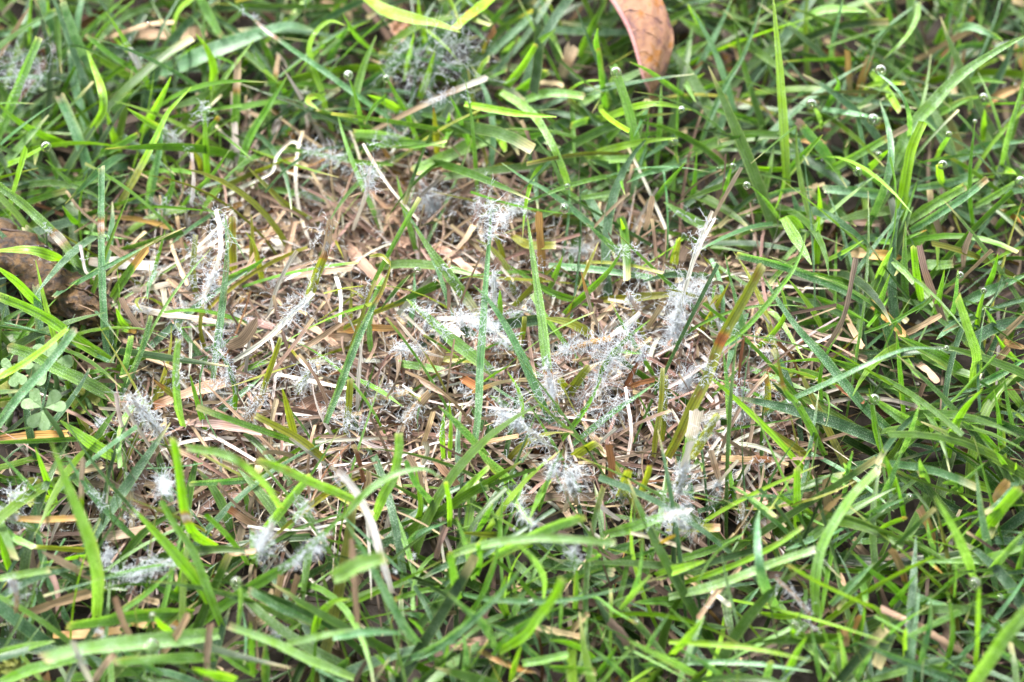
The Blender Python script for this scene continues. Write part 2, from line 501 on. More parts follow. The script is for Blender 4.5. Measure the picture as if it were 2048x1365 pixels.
BLADES['D'] = '''
y72 p z10,22,18 440,240 300,180 150,148 -50,155 || lime blade arched over the curled brown leaf
y96 p z7,28 335,570 230,460 110,340 -30,235 || broad bright lime blade leaning past the curled brown leaf
y86 c z8,26 640,795 450,675 300,560 150,480 -15,415 || long bright lime blade with blunt wet tip below curled leaf
k75 p z3,12 690,935 655,720 645,560
b72 c z4,18 240,990 235,700 212,355 |ts.05
b72 c z12,18 490,295 400,360 325,425 |ts.03| short blue-green blade lying on the curled brown leaf
k82 c z4,14 660,490 560,400 360,230 145,15
g78 c z6,26 650,445 720,335 790,235 868,135 |ta.3| green stub ending in a bright orange dying tip
l100 c z8,20 710,1035 500,920 330,840 200,762 55,715 |ts.04| broad green blade lying through the clover
y60 c z22,34 -30,910 130,820 270,720 395,612
b72 c z20,36 -30,1195 100,1020 270,830 445,608 |tp.03| wet bluish blade slanting in front of the clover
y88 p z10,18 690,1370 560,1300 460,1230 350,1145
b46 c z5,24 705,1000 760,890 830,730 885,535
b52 c z5,22 700,970 745,770 768,650
b58 p z7,34 1245,930 1278,660 1310,400 1330,150 1318,-70 |x| tall dewy blade standing straight up in the dead patch
w32 c z14,28,22 1185,460 1232,330 1290,160 1282,10 1262,-90 || white straw hooked at the top beside tall dewy blade
o32 c z5,14 1215,775 1172,610 1188,455
o64 c z4,18 1365,340 1360,150 1362,-40 |x
g47 p z8,20 1335,315 1450,262 1555,192
o42 p z5,20 1540,340 1512,220 1482,110 1438,42 |x
o44 p z5,16 1475,250 1478,60 1470,-60
o66 c z8,34 1795,460 1850,300 1905,150 1928,-30 |ts.38 x| upright straw with shredded white top and olive lower half
b42 p z10,16 915,270 875,360 862,435
g27 p z8,20 890,310 935,150 968,25
w76 c z6,8 520,212 700,222 905,242 || broad white straw lying flat behind green stub
w22 c z12,20 645,322 540,300 500,268 470,120 || thin white straw bent at a right angle
s32 c z8,16 795,222 700,178 615,105
w42 c z8,12 775,387 880,370 995,342
w38 c z6,13 1050,625 980,500 955,370
s26 c z5,11 1125,650 1050,540 990,365
w42 c z7,12 1300,575 1100,540 900,510 750,470
p44 c z6,14 895,685 780,560 708,428
w40 c z7,22 1365,795 1500,712 1600,632 1720,510 1835,395 || long curved white straw sweeping through the dead patch
b48 c z5,11 1245,855 1130,705 1035,580
o42 p z5,14 905,1040 965,870 1000,705 1002,590
g40 p z7,22 1375,1085 1372,950 1320,800 1245,715
l62 c z14,36 1075,1180 1042,1050 1030,850 1046,672
g42 p z6,20 1205,1210 1150,1020 1112,878
o52 p z7,16 1050,1015 970,965 895,905 |ta.4
s78 c z5,9 870,1075 1100,985 1320,918 |br.2
o95 c z4,7 880,1020 1000,930 1060,880
s84 p z7,17 1325,720 1430,665 1502,545 || curved tan dead leaf with pointed tip in the patch
o48 c z8,26 1530,1010 1580,850 1645,665 |bs.1
s52 c z6,12 1425,1160 1520,1005
w24 p z9,14 1660,675 1760,800 1842,870 |bo.5
o58 p z7,24 1725,1235 1690,1100 1652,958
o52 p z8,16 1738,985 1800,880 1825,835
w26 c z6,12 1940,225 1992,400 1990,570
s47 c z5,9 1635,315 1850,282 2060,258
p58 c z6,10 1110,1155 1300,1172 1540,1215
o62 c z12,22 1900,1370 1720,1235 1495,1115
w32 c z10,26 755,1300 702,1130 678,985
w30 c z8,24 905,1340 800,1180 718,1040
s42 c z8,24 980,1270 860,1120 755,995
y60 c z5,10 620,590 720,602 795,622 |ta.2
y47 p z8,18 765,605 715,570 680,488
a32 c z4,6 15,600 110,602 215,606
a78 c z5,7 -30,1265 150,1242 400,1232 |x| amber black-spotted dead blade lying below the clover
s32 c z5,11 95,735 200,682 340,635
k78 p z2,6 -20,560 100,560 200,555
g58 c z4,8 -20,640 90,645 200,665
b46 p z5,12 880,540 830,690 740,930
g42 p z5,14 500,870 600,855 640,840
w46 c z5,9 1630,330 1760,265
p66 c z3,7 1590,350 1690,290 1760,250
s42 c z6,11 2050,540 1900,640 1780,720
p50 c z4,8 1800,590 1860,620 1960,700
w36 c z6,10 1600,870 1750,900 2050,960
p42 c z5,9 1250,1075 1380,1170 1430,1200
s66 c z5,9 1420,1150 1480,1100 1520,1020
p62 c z4,7 1700,1100 1850,1010 2048,960
w30 c z6,11 1850,1120 1960,1040 2060,1010
p70 c z4,8 1800,1150 1850,1060 1960,1100
s36 c z5,10 1580,1290 1590,1150 1620,1020
b56 p z4,9 1190,1170 1350,1040 1530,890
g40 p z5,9 1900,560 2050,520
g46 c z4,8 1370,880 1480,830 1580,790
p38 c z4,8 640,640 760,690 1010,790
s28 c z5,9 760,740 920,800 1050,860
p54 c z3,6 1300,590 1440,560 1600,600
w28 c z6,12 1100,470 1190,410 1260,260
s40 c z6,12 1000,90 1040,210 1100,350
o48 c z5,16 1170,480 1130,300 1145,60
p44 c z3,8 1650,280 1690,120 1720,-20
p48 c z3,7 1450,130 1550,90 1640,20
'''
BLADES['E'] = '''
l78 p z8,24 810,530 690,365 570,205 435,15 |bw.2| frosted pale blade sloping into the large central mould tuft
b54 p z9,36 775,1360 808,1110 820,820 838,560 852,350 872,100 885,-110 || long narrow bluish blade standing upright through the patch centre
b66 p z9,30 1240,1160 1160,995 1060,765 955,565 865,435 778,350 || dewy bluish blade slanting across the upright central blades
l88 p z8,22 910,880 800,790 660,680 530,560 388,435 || broad frosted olive-green blade lying over dead straw
l74 p z7,36 1312,1225 1262,1060 1240,960 1215,830 1190,620 1155,380 1130,200 1095,-50 |m.24w.13| tall dewy blade with a white mould-covered dead section
o86 p z6,16 1480,650 1350,580 1195,545
a42 c z14,18 1200,775 1330,735 1460,690 1585,662 || short amber blade wrapped in white mould
o72 c z5,15 1320,1020 1400,900 1455,830
o60 c z5,13 1350,990 1280,900
r30 c z7,18 1660,965 1720,850 1785,755
r36 c z7,12 1675,955 1760,925 1842,908
g38 p z12,28 1505,930 1560,800 1690,655 1815,555
g27 p z13,16 1600,735 1770,755
s27 p z8,26 1545,660 1480,520 1440,380 1408,262 |ta.3
s36 c z7,15 1475,585 1545,520 1610,460
w36 c z8,16 1575,655 1680,580 1755,515
g47 p z7,26 1310,520 1450,390 1580,260 1662,125
b52 p z10,24 1730,245 1650,170 1540,80 1440,-10
o62 p z6,14 1530,440 1750,422 2070,398
b57 c z8,13 1220,238 1500,262 1845,312 |ts.03
g52 p z6,12 1490,472 1250,400 1100,310 975,228
o67 c z8,16 1005,65 1110,118 1265,118
g47 p z6,20 1225,378 1270,270 1302,185
o47 p z7,16 1025,410 980,270 900,150 795,85
o44 c z7,14 965,235 938,130 908,55
p56 c z5,12 980,372 905,205
p72 c z5,11 540,118 640,165 800,285 |x| crumpled brown scrap under the mould tufts
p86 c z4,9 25,110 150,245 265,365
p70 c z3,7 290,75 400,110
s52 c z6,18 140,545 165,345
b58 p z12,30 -85,1160 0,935 80,720 170,520 245,380 292,240 275,190 |to.25| long bluish blade whose olive tip folds over
o30 c z22,22 292,225 240,178 175,185
o42 c z6,14 515,345 400,430 200,512 20,605
a50 c z6,10 -20,615 150,602 335,600
w22 p z9,15 480,725 410,650 328,555
w20 c z9,12 605,775 480,742 318,718
l62 c z8,12 340,808 480,830 612,855 |m.55p.08| pale clipped scrap with a pink lesion on dead straw
o78 c z7,9 575,775 720,782 830,805
s102 c z4,8 470,965 545,830 605,690 || wide pale straw lying flat in patch
s66 c z5,11 385,1160 470,1045 525,985
k90 p z3,9 940,1360 860,1210 760,1060
b62 p z8,24 865,1350 765,1245 675,1150 575,1060
y42 p z6,20 605,1370 598,1220 612,1090
y42 p z6,22 642,1370 652,1180 640,1035
s30 c z9,14 725,1005 820,962 950,920 1115,905 |ba.4
y32 p z8,24 1072,1140 1052,990 978,855
r62 c z6,10 710,895 810,955
w32 c z10,17 1220,1295 1100,1200 1000,1140 915,1092 || white straw with a bushy mould head
o76 c z8,18 1370,1350 1430,1310 1495,1275
o47 c z7,26 1838,1360 1850,1240 1880,1050 1890,840
o40 c z6,20 1880,1300 1900,1100 1908,880
w27 c z6,14 1685,1360 1705,1200 1670,950
b47 p z9,22 1365,1285 1480,1190 1630,1078 1842,928
s38 c z8,18 1765,525 1680,395
s42 c z7,17 1795,610 1890,455
w30 c z10,18 570,548 680,550 820,570
w27 c z11,17 825,535 920,625 1010,700
w36 c z10,20 905,480 900,380 900,270
g40 p z9,22 935,540 938,450 935,380
g100 p z3,9 1220,960 1120,830 980,720 880,690 |
k95 p z3,8 1330,760 1250,620 1190,520
k80 p z2,7 960,1000 860,900 760,850
g62 p z6,11 1120,520 990,530 |
o46 c z6,14 1045,720 1070,620 1078,540
g76 p z3,8 1040,1200 960,1060 880,1000
k86 p z3,8 1080,1330 1090,1180 1120,1080
p60 c z3,7 180,640 60,660 -60,655
w60 c z4,8 560,650 640,600 700,650
p46 c z4,8 200,860 90,800 -20,770
s44 c z4,9 130,1030 330,990 420,960
w30 c z5,11 300,1330 180,1290 100,1250
s36 c z5,12 480,1300 520,1180 545,1095
s34 c z5,8 820,1280 950,1250 1040,1235
p42 c z3,6 700,850 860,880 960,850
o50 p z5,14 420,980 460,1030 470,1010
o60 c z6,20 30,1270 50,1100 60,900
s40 c z5,10 1420,1150 1520,1300 1560,1350
w26 c z6,12 1480,1330 1560,1240 1620,1190
p48 c z4,10 1370,1090 1430,1010 1470,930
g40 p z8,24 1300,1260 1400,1130 1460,1040 1530,900
w34 c z6,14 1520,1050 1518,920
k70 p z3,8 1560,620 1680,590 1740,480
y52 c z6,14 1940,250 1980,80
a56 c z4,18 1190,340 1172,100 1162,-70 || upright amber stub behind the green blades
k60 p z3,10 1330,330 1420,340 1520,350
g46 p z5,14 1900,270 1960,270
y44 p z5,18 1690,120 1660,30 1640,-40
'''
BLADES['F'] = '''
o82 c z10,40 -40,1360 20,1250 100,1080 200,880 262,700 330,570 420,410 515,235 |m.62r.045 x| olive stem with brown joint and rust spots, blades spreading above
o40 c z24,36 290,690 350,560 432,355
g38 p z22,38 295,705 420,605 540,470 620,370 700,260 755,130 770,50 || long thin green blade curving up from the brown-jointed stem
b62 p z5,24 445,745 390,560 330,330 298,175
b72 p z6,32 1310,1245 1130,1080 1000,930 880,780 720,600 600,430 512,290 || very long bluish blade slanting down from the olive stem
b72 c z8,22 1190,490 1000,380 800,300 600,230 365,172 |ts.02
l78 p z24,20 640,-40 700,60 765,165 805,235 || glossy pale blade hanging down with curled end
y57 p z5,20 835,230 835,110 850,-40
a76 p z6,10 945,150 1100,168 1340,192 || broad orange dead blade lying among green ones
a54 c z4,9 995,375 1150,462 1280,570 1350,650
p34 c z6,30 870,750 960,610 1010,480 1062,195 || tall pinkish straw rising from dark undergrowth
g27 c z10,22 1540,425 1400,500 1250,580 1115,632
s30 c z8,22 1585,405 1700,300 1860,145
y62 c z6,24 1455,490 1422,320 1402,125
p52 c z5,22 1605,630 1560,500 1480,300 1435,120
l78 c z7,15 1460,232 1545,235 1635,228 |ts.02
l57 p z7,24 1175,350 1230,222 1278,130
l52 c z14,20 1275,205 1350,268 1405,335
g52 p z5,26 1178,600 1210,450 1262,290
g47 p z5,26 1508,580 1550,430 1582,262
b47 p z6,28 1600,580 1640,460 1662,262
l88 c z7,36 1745,960 1768,780 1722,620 1655,425 || stout pale dewy blade leaning left with torn top
b57 p z8,18 1700,555 1620,600 1535,672
y52 p z6,26 1768,640 1790,500 1820,375
b33 p z8,30,24 525,1115 640,1042 800,970 1000,880 1200,785 1400,722 1640,738 || very thin long dewy arching blade ending in a droplet
g52 p z7,34 885,1350 800,1190 720,1050 650,970 620,850 602,745 |to.25
g37 p z6,26 875,1120 850,910 888,765 965,635
g37 p z6,30 1345,1110 1322,850 1300,610
g97 p z6,20 1735,930 1600,805 1450,722 1310,650 |ts.04| broad folded green leaf with tan stem end
y78 p z8,34 1595,1360 1628,1200 1700,1065 1805,955 || bright lime pointed blade rising above bluish blades
l82 p z10,24 1510,1215 1350,1142 1200,1042 1125,992 || blade crusted white with frosty dew
b52 p z8,32 1315,1360 1378,1220 1435,1052
g42 p z8,26 1225,1360 1180,1200 1160,1080 1140,955
s42 c z7,15 1335,645 1450,590 1562,528
s52 c z6,14 1835,745 1930,640 2060,515
b62 p z7,18 1780,945 1900,880 2060,785
b77 p z6,16 1675,465 1850,382 2070,290
k72 p z3,8 690,920 1000,950 1350,965 1720,940
r27 c z6,12 945,938 1030,1000 1115,1042
o47 p z6,20 140,650 230,500 325,335
o54 p z6,20 -10,270 10,170 40,75
o77 c z5,18 535,1090 540,985 530,880 |ta.25
r27 c z6,22 400,1130 382,900 412,640 || thin rust-brown stem standing in white webbing
r27 c z6,14 735,895 700,790 608,688
y44 p z6,24 465,735 560,655 640,545 648,450 595,290
o76 c z14,30 95,1370 170,1245 250,1110 || clipped olive stub crossing a white stub
w88 c z9,20 60,1400 100,1240 130,1090 |bl.5| pale stub with white mouldy top
b37 p z6,26 325,1190 312,950 288,740
o57 p z7,14 790,1360 650,1265 540,1180
w30 c z10,34 -10,650 60,400 130,150 225,-80 || tall white straw running through the big mould tuft
w26 c z10,32 40,420 110,230 180,70 240,-40
w34 c z8,16 275,640 245,520 205,420
k90 p z3,9 1160,860 1020,560 900,480 620,420
k70 p z2,9 880,640 860,400 840,240
g50 p z4,14 1190,360 1000,330 820,280 |
y42 p z5,20 890,650 780,460 660,310
b60 p z4,14 1310,780 1260,650 1190,520
g44 p z5,15 760,670 900,600 990,560
k72 p z2,8 1290,960 1220,790 1150,700
b60 p z4,11 1480,1080 1640,1000 1790,950
g40 p z6,20 1560,1230 1545,1160 1520,1085
g46 p z5,18 1340,760 1400,860 1440,900
s44 c z4,8 1000,520 1060,640 1100,720
p40 c z3,6 880,770 1000,750 1130,780
s54 c z3,7 1380,780 1480,850 1540,920
o50 p z4,12 560,870 760,880 900,930
l40 p z5,16 480,470 600,540 760,790
k64 p z2,8 1840,600 1950,600 2060,590
g46 p z6,20 1930,720 1860,560 1810,480
g46 p z5,22 1780,1090 1880,980 1960,900
g38 p z6,24 1910,1330 1900,1120 1870,960
s50 c z6,13 1890,800 1960,720
a50 p z5,9 1890,680 2060,720 |x
y40 p z6,18 2020,815 1940,730 1880,640
g56 p z5,20 1900,1340 1800,1230 1690,1150
g46 p z5,22 2010,1300 1960,1100 1930,880
b50 p z5,16 1560,210 1700,190 1880,170
g42 p z7,24 1830,370 1870,270 1895,170
y40 p z5,20 860,230 1000,160 1110,90
g40 p z5,18 1120,80 1290,100 1480,30 |ta.06
s44 c z6,22 1695,255 1700,150 1735,50
g42 p z5,18 1740,230 1770,180 1800,140
g52 p z6,22 1360,520 1350,300 1355,-20
k60 p z3,14 1570,190 1500,80 1460,0
'''
BLADES['G'] = '''
l100 p z12,55 562,960 562,730 505,500 425,290 350,90 298,-60 || tall blurred pale blade standing up in front of everything
y76 c z12,48 1260,548 1150,485 1092,385 1062,200 1035,0 1018,-80 |m.42w.07| lime blade with orange and white ring halfway up
y86 p z14,32 1225,880 1150,745 1030,600 900,455 772,325 || wide lime blade cupped at its base
g66 c z12,34 1300,1020 1235,850 1180,700 1120,560 1025,425 950,290
g52 c z8,24 1455,660 1400,570 1305,460 1205,365
y52 p z6,24 325,300 270,150 205,-30
b37 p z8,26 295,380 200,230 90,105 -10,10
b42 p z8,28 860,570 700,420 560,280 440,105 370,-10
s36 c z8,28 478,365 476,200 486,30 |by.35
g112 c z10,20 1130,940 820,950 600,980 395,1008 |ts.02| broad green blade lying level, squarely clipped end
l122 c z16,34 1280,1060 1080,1085 700,1125 450,1160 255,1212 |ts.03| very broad blurred pale blade with rounded clipped end
g88 c z14,24 1260,1200 1000,1210 668,1232 |ts.03
g80 p z8,30 1100,1055 1300,900 1500,770 1750,610 1950,420 2070,310 || long green blade slanting under the white mould puffs
b72 c z10,22 1900,1030 1800,980 1610,895 1455,805 |ts.02
l46 p z12,30 1395,1020 1412,880 1400,730
y52 p z12,26 1010,1055 945,1010 895,945
l72 c z12,26 2070,1320 1800,1212 1600,1112 1340,1015 |ts.05
l52 p z22,36 1680,1120 1850,1080 2070,1035
k105 p z3,12 370,1150 280,950 200,760
k80 p z4,12 670,855 450,750 290,675
y62 p z10,24 495,610 350,632 225,652
b47 p z10,18 590,725 800,705 1010,645
g46 p z9,22 650,965 850,832 1020,675
w46 c z16,34 540,1370 475,1235 425,1110 || bright white straw in front of broad clipped blade
s46 c z14,26 800,1145 722,1000 675,850 || pale straw hanging over the broad green blade
s52 c z14,26 955,1175 1030,1070 1105,945
s56 c z8,22 1205,1380 1212,1170 1228,1005
w30 c z12,20 1215,1130 1000,1015
s70 c z6,12 105,955 300,885 530,815
a50 c z16,20 -20,368 200,392 490,382
s72 c z5,9 500,505 700,480 870,455
w22 c z6,14 605,420 640,150
s50 c z7,15 860,295 700,212 585,130
w46 c z14,28 1515,580 1550,500 1598,425
s42 c z12,18 1340,592 1420,588 1500,578
g80 p z8,20 1560,1390 1560,1240 1555,1110
y72 p z18,30 1380,1330 1250,1298 1125,1262
b37 p z16,28 950,1305 750,1180 585,1055
g82 p z10,16 -20,1360 200,1265 500,1205
g72 p z8,16 -30,1185 150,1142 320,1105
l78 c z22,44,34 1645,325 1560,190 1420,65 1280,0 1090,-30 |x| blurred frosted blade arching over the patch edge
l68 c z20,38 2070,275 1800,160 1650,92 1510,45 |x
l72 c z10,26 1535,470 1650,330 1735,225 1808,135 || upright clipped pale blade at patch edge
g76 c z6,22 1488,660 1490,540 1488,448 |ts.08| short square-cut green stub
y42 p z10,24 1680,460 1740,370 1805,285
b52 c z10,17 1490,160 1300,172 1115,182
k95 p z3,8 1290,720 1350,640 1450,590
k90 p z2,8 950,770 1100,780 1250,760
y48 c z6,20 1010,880 1050,780 1090,620
g62 p z6,14 1140,900 1000,830 880,770
g52 p z6,20 1830,960 1720,840 1620,780
y60 p z10,24 1830,1080 1870,950 1960,870 2050,860
s48 c z5,14 1700,870 1740,720
s64 c z5,10 1500,1010 1550,890 1600,830
a44 c z6,20 1590,940 1620,830 1645,720
w24 c z8,12 1490,960 1430,880
g70 p z5,10 1330,1140 1600,1090 1760,1000
g80 p z5,12 1500,1300 1350,1200 1200,1130
l60 p z16,30 1980,740 2060,640 2120,600 |
k80 p z2,6 60,1290 30,1100 50,900
b70 p z3,8 30,620 70,500 20,420
y56 p z8,20 60,700 20,560 -20,450
o52 c z8,18 500,570 350,560 210,550
s48 p z10,22 560,750 400,660 240,580 |
a60 c z5,9 310,1070 520,1060 700,1040 |x
a52 c z4,8 760,1000 900,1010 1040,1000
s46 c z5,10 820,850 930,880
p44 c z4,9 340,960 330,800 290,690
s66 c z4,9 230,80 420,110 600,80
p50 c z4,8 640,270 780,300 900,320
s40 c z5,12 780,560 770,400 760,180
s50 c z8,20 550,1340 600,1260 670,1180
y46 p z8,22 1000,690 1090,560 1080,470
g46 p z10,26 1480,1300 1470,1130 1465,990
p46 c z3,7 1250,230 1400,250 1560,230
w30 c z7,13 2050,190 1990,120 1940,90
s60 c z4,8 1600,330 1500,250 1440,190
p56 c z4,9 1530,450 1430,390 1340,330 |tr.2
k70 p z3,12 1960,1300 2040,1200
y60 p z7,18 320,290 200,250 60,260 |x
g76 p z3,8 -20,190 100,160 200,180
l58 c z14,22 -20,440 80,500 200,560
l56 c z20,28 -10,740 140,710 290,690
s40 c z14,28 95,940 95,840 70,740
'''
BLADES['H'] = '''
l92 c z16,36 905,605 1090,505 1250,432 1425,372 |ts.02| broad blurred pale blade pointing right above crossing blades
l64 c z16,38,36 640,605 800,552 1000,512 1200,500 1400,512 1610,530 || long pale blade arching flat over the crossing blades
l52 p z14,40 1190,860 1192,740 1130,625 1035,535
y74 c z12,44 930,1165 1080,1070 1170,950 1250,850 1305,735 || blurred lime blade rising steeply through crossing blades
b62 p z10,36 340,1235 540,1152 700,1042 860,900 1000,750 1085,645 || long bluish sickle-shaped blade
b57 p z14,34 905,1140 850,1020 750,930 628,825
b66 p z10,38 550,1215 400,1050 320,920 230,750 130,560 25,395 || long teal blade slanting past the white straw
l120 c z40,50 -40,735 100,662 265,608 || very blurred wide pale blade beside the bowed white straw
b56 p z24,34 -40,1085 150,1050 385,1055
w57 c z12,32 305,825 240,600 180,400 100,240 -10,105 || long bowed white straw standing out over green blades
s46 c z16,34 105,1035 82,750 68,510
g72 c z10,34 690,865 665,740 638,585 |tr.04| upright green blade with rust-brown clipped tip
b52 p z8,30 780,745 738,560 678,375
g37 p z8,34 690,1055 850,800 920,560 942,290
b46 p z14,24,28 710,828 900,860 1200,872 1450,842 1720,775
g42 p z12,26 895,1190 960,1100 1100,990 1310,895
b52 p z10,24 1240,1265 1120,1170 1000,1060 840,995
y46 p z12,20 1490,1205 1420,1150 1330,1112 1225,1100
g78 c z14,22 1240,1258 1400,1268 1495,1282 |ts.03
l62 c z14,22 1070,1235 1200,1210 1335,1185
l68 p z16,28 2080,1300 1900,1205 1690,1105
p62 c z6,14 1745,1210 1650,1070 1575,990
s46 c z6,16 1325,1085 1390,1010 1455,938
p72 c z6,10 610,1152 740,1122 865,1100
l82 p z8,34 1545,485 1700,442 1890,378 2050,335 |tw.24| pale blade ending in a pointed white dead tip
y76 p z12,26 1850,725 1950,692 2140,635
g37 p z6,28 1372,1010 1382,720 1370,540
b86 p z7,20 1020,190 960,130 880,50 790,-40
y52 c z8,22 675,275 760,190 872,88
b57 c z10,16 740,240 870,205
y42 c z8,26 640,435 642,300 618,170
b52 c z7,26 605,360 520,270 440,170 385,50
l47 p z26,38,34 20,380 140,250 260,160 380,112 500,100 610,165
l72 c z10,34 195,400 250,260 312,150 342,0 345,-110 || upright olive-green blotched blade in front of the patch
y42 p z6,18 425,450 472,330 455,180 440,80
g46 c z8,30 800,720 820,620 808,530
g37 p z8,28 1165,345 1230,130 1310,-20
o86 c z6,22 1640,270 1662,185 1688,100 |tr.05| wide olive stub with ragged rusty cut
o52 c z6,24 1755,260 1792,160 1815,75 |tr.05
b37 p z12,34 1675,890 1748,720 1772,490
l40 p z12,30 1640,920 1740,800 1825,710
g57 c z12,26 1380,850 1500,855 1600,930 1725,1000 |ts.06
b32 p z8,26 1785,1170 1835,1080 1925,945
y42 c z10,26 1770,600 1870,532 1958,482 |ta.5
k86 c z5,13 1140,640 1400,672 1605,705 |ts.02
k62 p z4,9 320,775 500,752 640,740
g42 c z9,18 640,788 470,812 315,862 |ta.05
g62 p z6,20 980,960 940,850 970,720 |tr.05
k90 p z3,9 960,1010 860,900 820,780
g58 p z7,22 790,480 840,400 895,300 |ts.03
b44 p z6,18 360,580 450,480 620,410
o50 p z6,14 0,220 120,310 190,400
k60 p z4,10 300,330 480,370 600,420
g52 p z6,18 1000,220 1060,330 1130,430
g56 p z7,24 1230,160 1170,260 1110,390
y46 p z7,24 960,190 1050,320 1130,430
g42 p z9,20 530,1125 470,1030 400,970
b58 p z7,18 560,1000 470,960 370,940
b42 p z7,26 1280,1080 1290,930 1290,800
k70 p z3,10 1530,780 1400,740 1200,760
g46 p z7,22 1480,1340 1560,1230 1620,1130 |
b40 p z7,24 1700,1340 1580,1230 1450,1130
y46 p z9,24 1000,1340 1030,1220 1060,1130
b42 p z8,24 700,1340 740,1200 720,1060
g40 p z7,22 560,1340 620,1180 640,1050
k70 p z3,9 640,1190 800,1230 1000,1200
a50 p z6,12 800,1150 960,1230 1150,1290 |x
g44 p z7,20 370,1346 280,1250 200,1180
b60 p z7,16 1680,1260 1840,1240 2060,1230
g46 p z6,20 1920,1200 2000,1110 2060,1040
g74 p z4,14 2060,900 1900,870 1720,880
g54 p z8,24 1420,560 1520,600 1440,640 |
k70 p z4,10 1540,600 1660,560 1760,510
s40 c z6,20 1310,350 1330,270 1310,190
w30 c z8,14 1640,400 1540,330 1500,280
s48 c z7,15 1390,310 1350,200 1330,100
r56 c z6,20 1580,190 1590,80 1570,-40
w60 c z12,26 1980,240 2010,100 2050,-60 |bo.3| tall white mouldy stub beside olive stubs
w40 c z8,15 480,70 510,0 500,-60
s46 c z6,16 150,240 165,170 165,110
p48 c z4,10 720,220 620,120 560,40
s44 c z5,12 480,240 460,130 400,20
p44 c z5,12 560,620 590,520 620,440
s44 c z6,12 1000,940 1150,1020 1420,1080
o66 c z10,16 -20,240 110,310 190,370 |x
w26 c z9,14 1200,430 1120,400 1050,375
o50 p z7,18 1010,490 850,480 700,470
s38 c z4,9 1000,780 1060,800 1140,820
w28 c z10,18 2060,580 1900,520 1700,470 |
'''
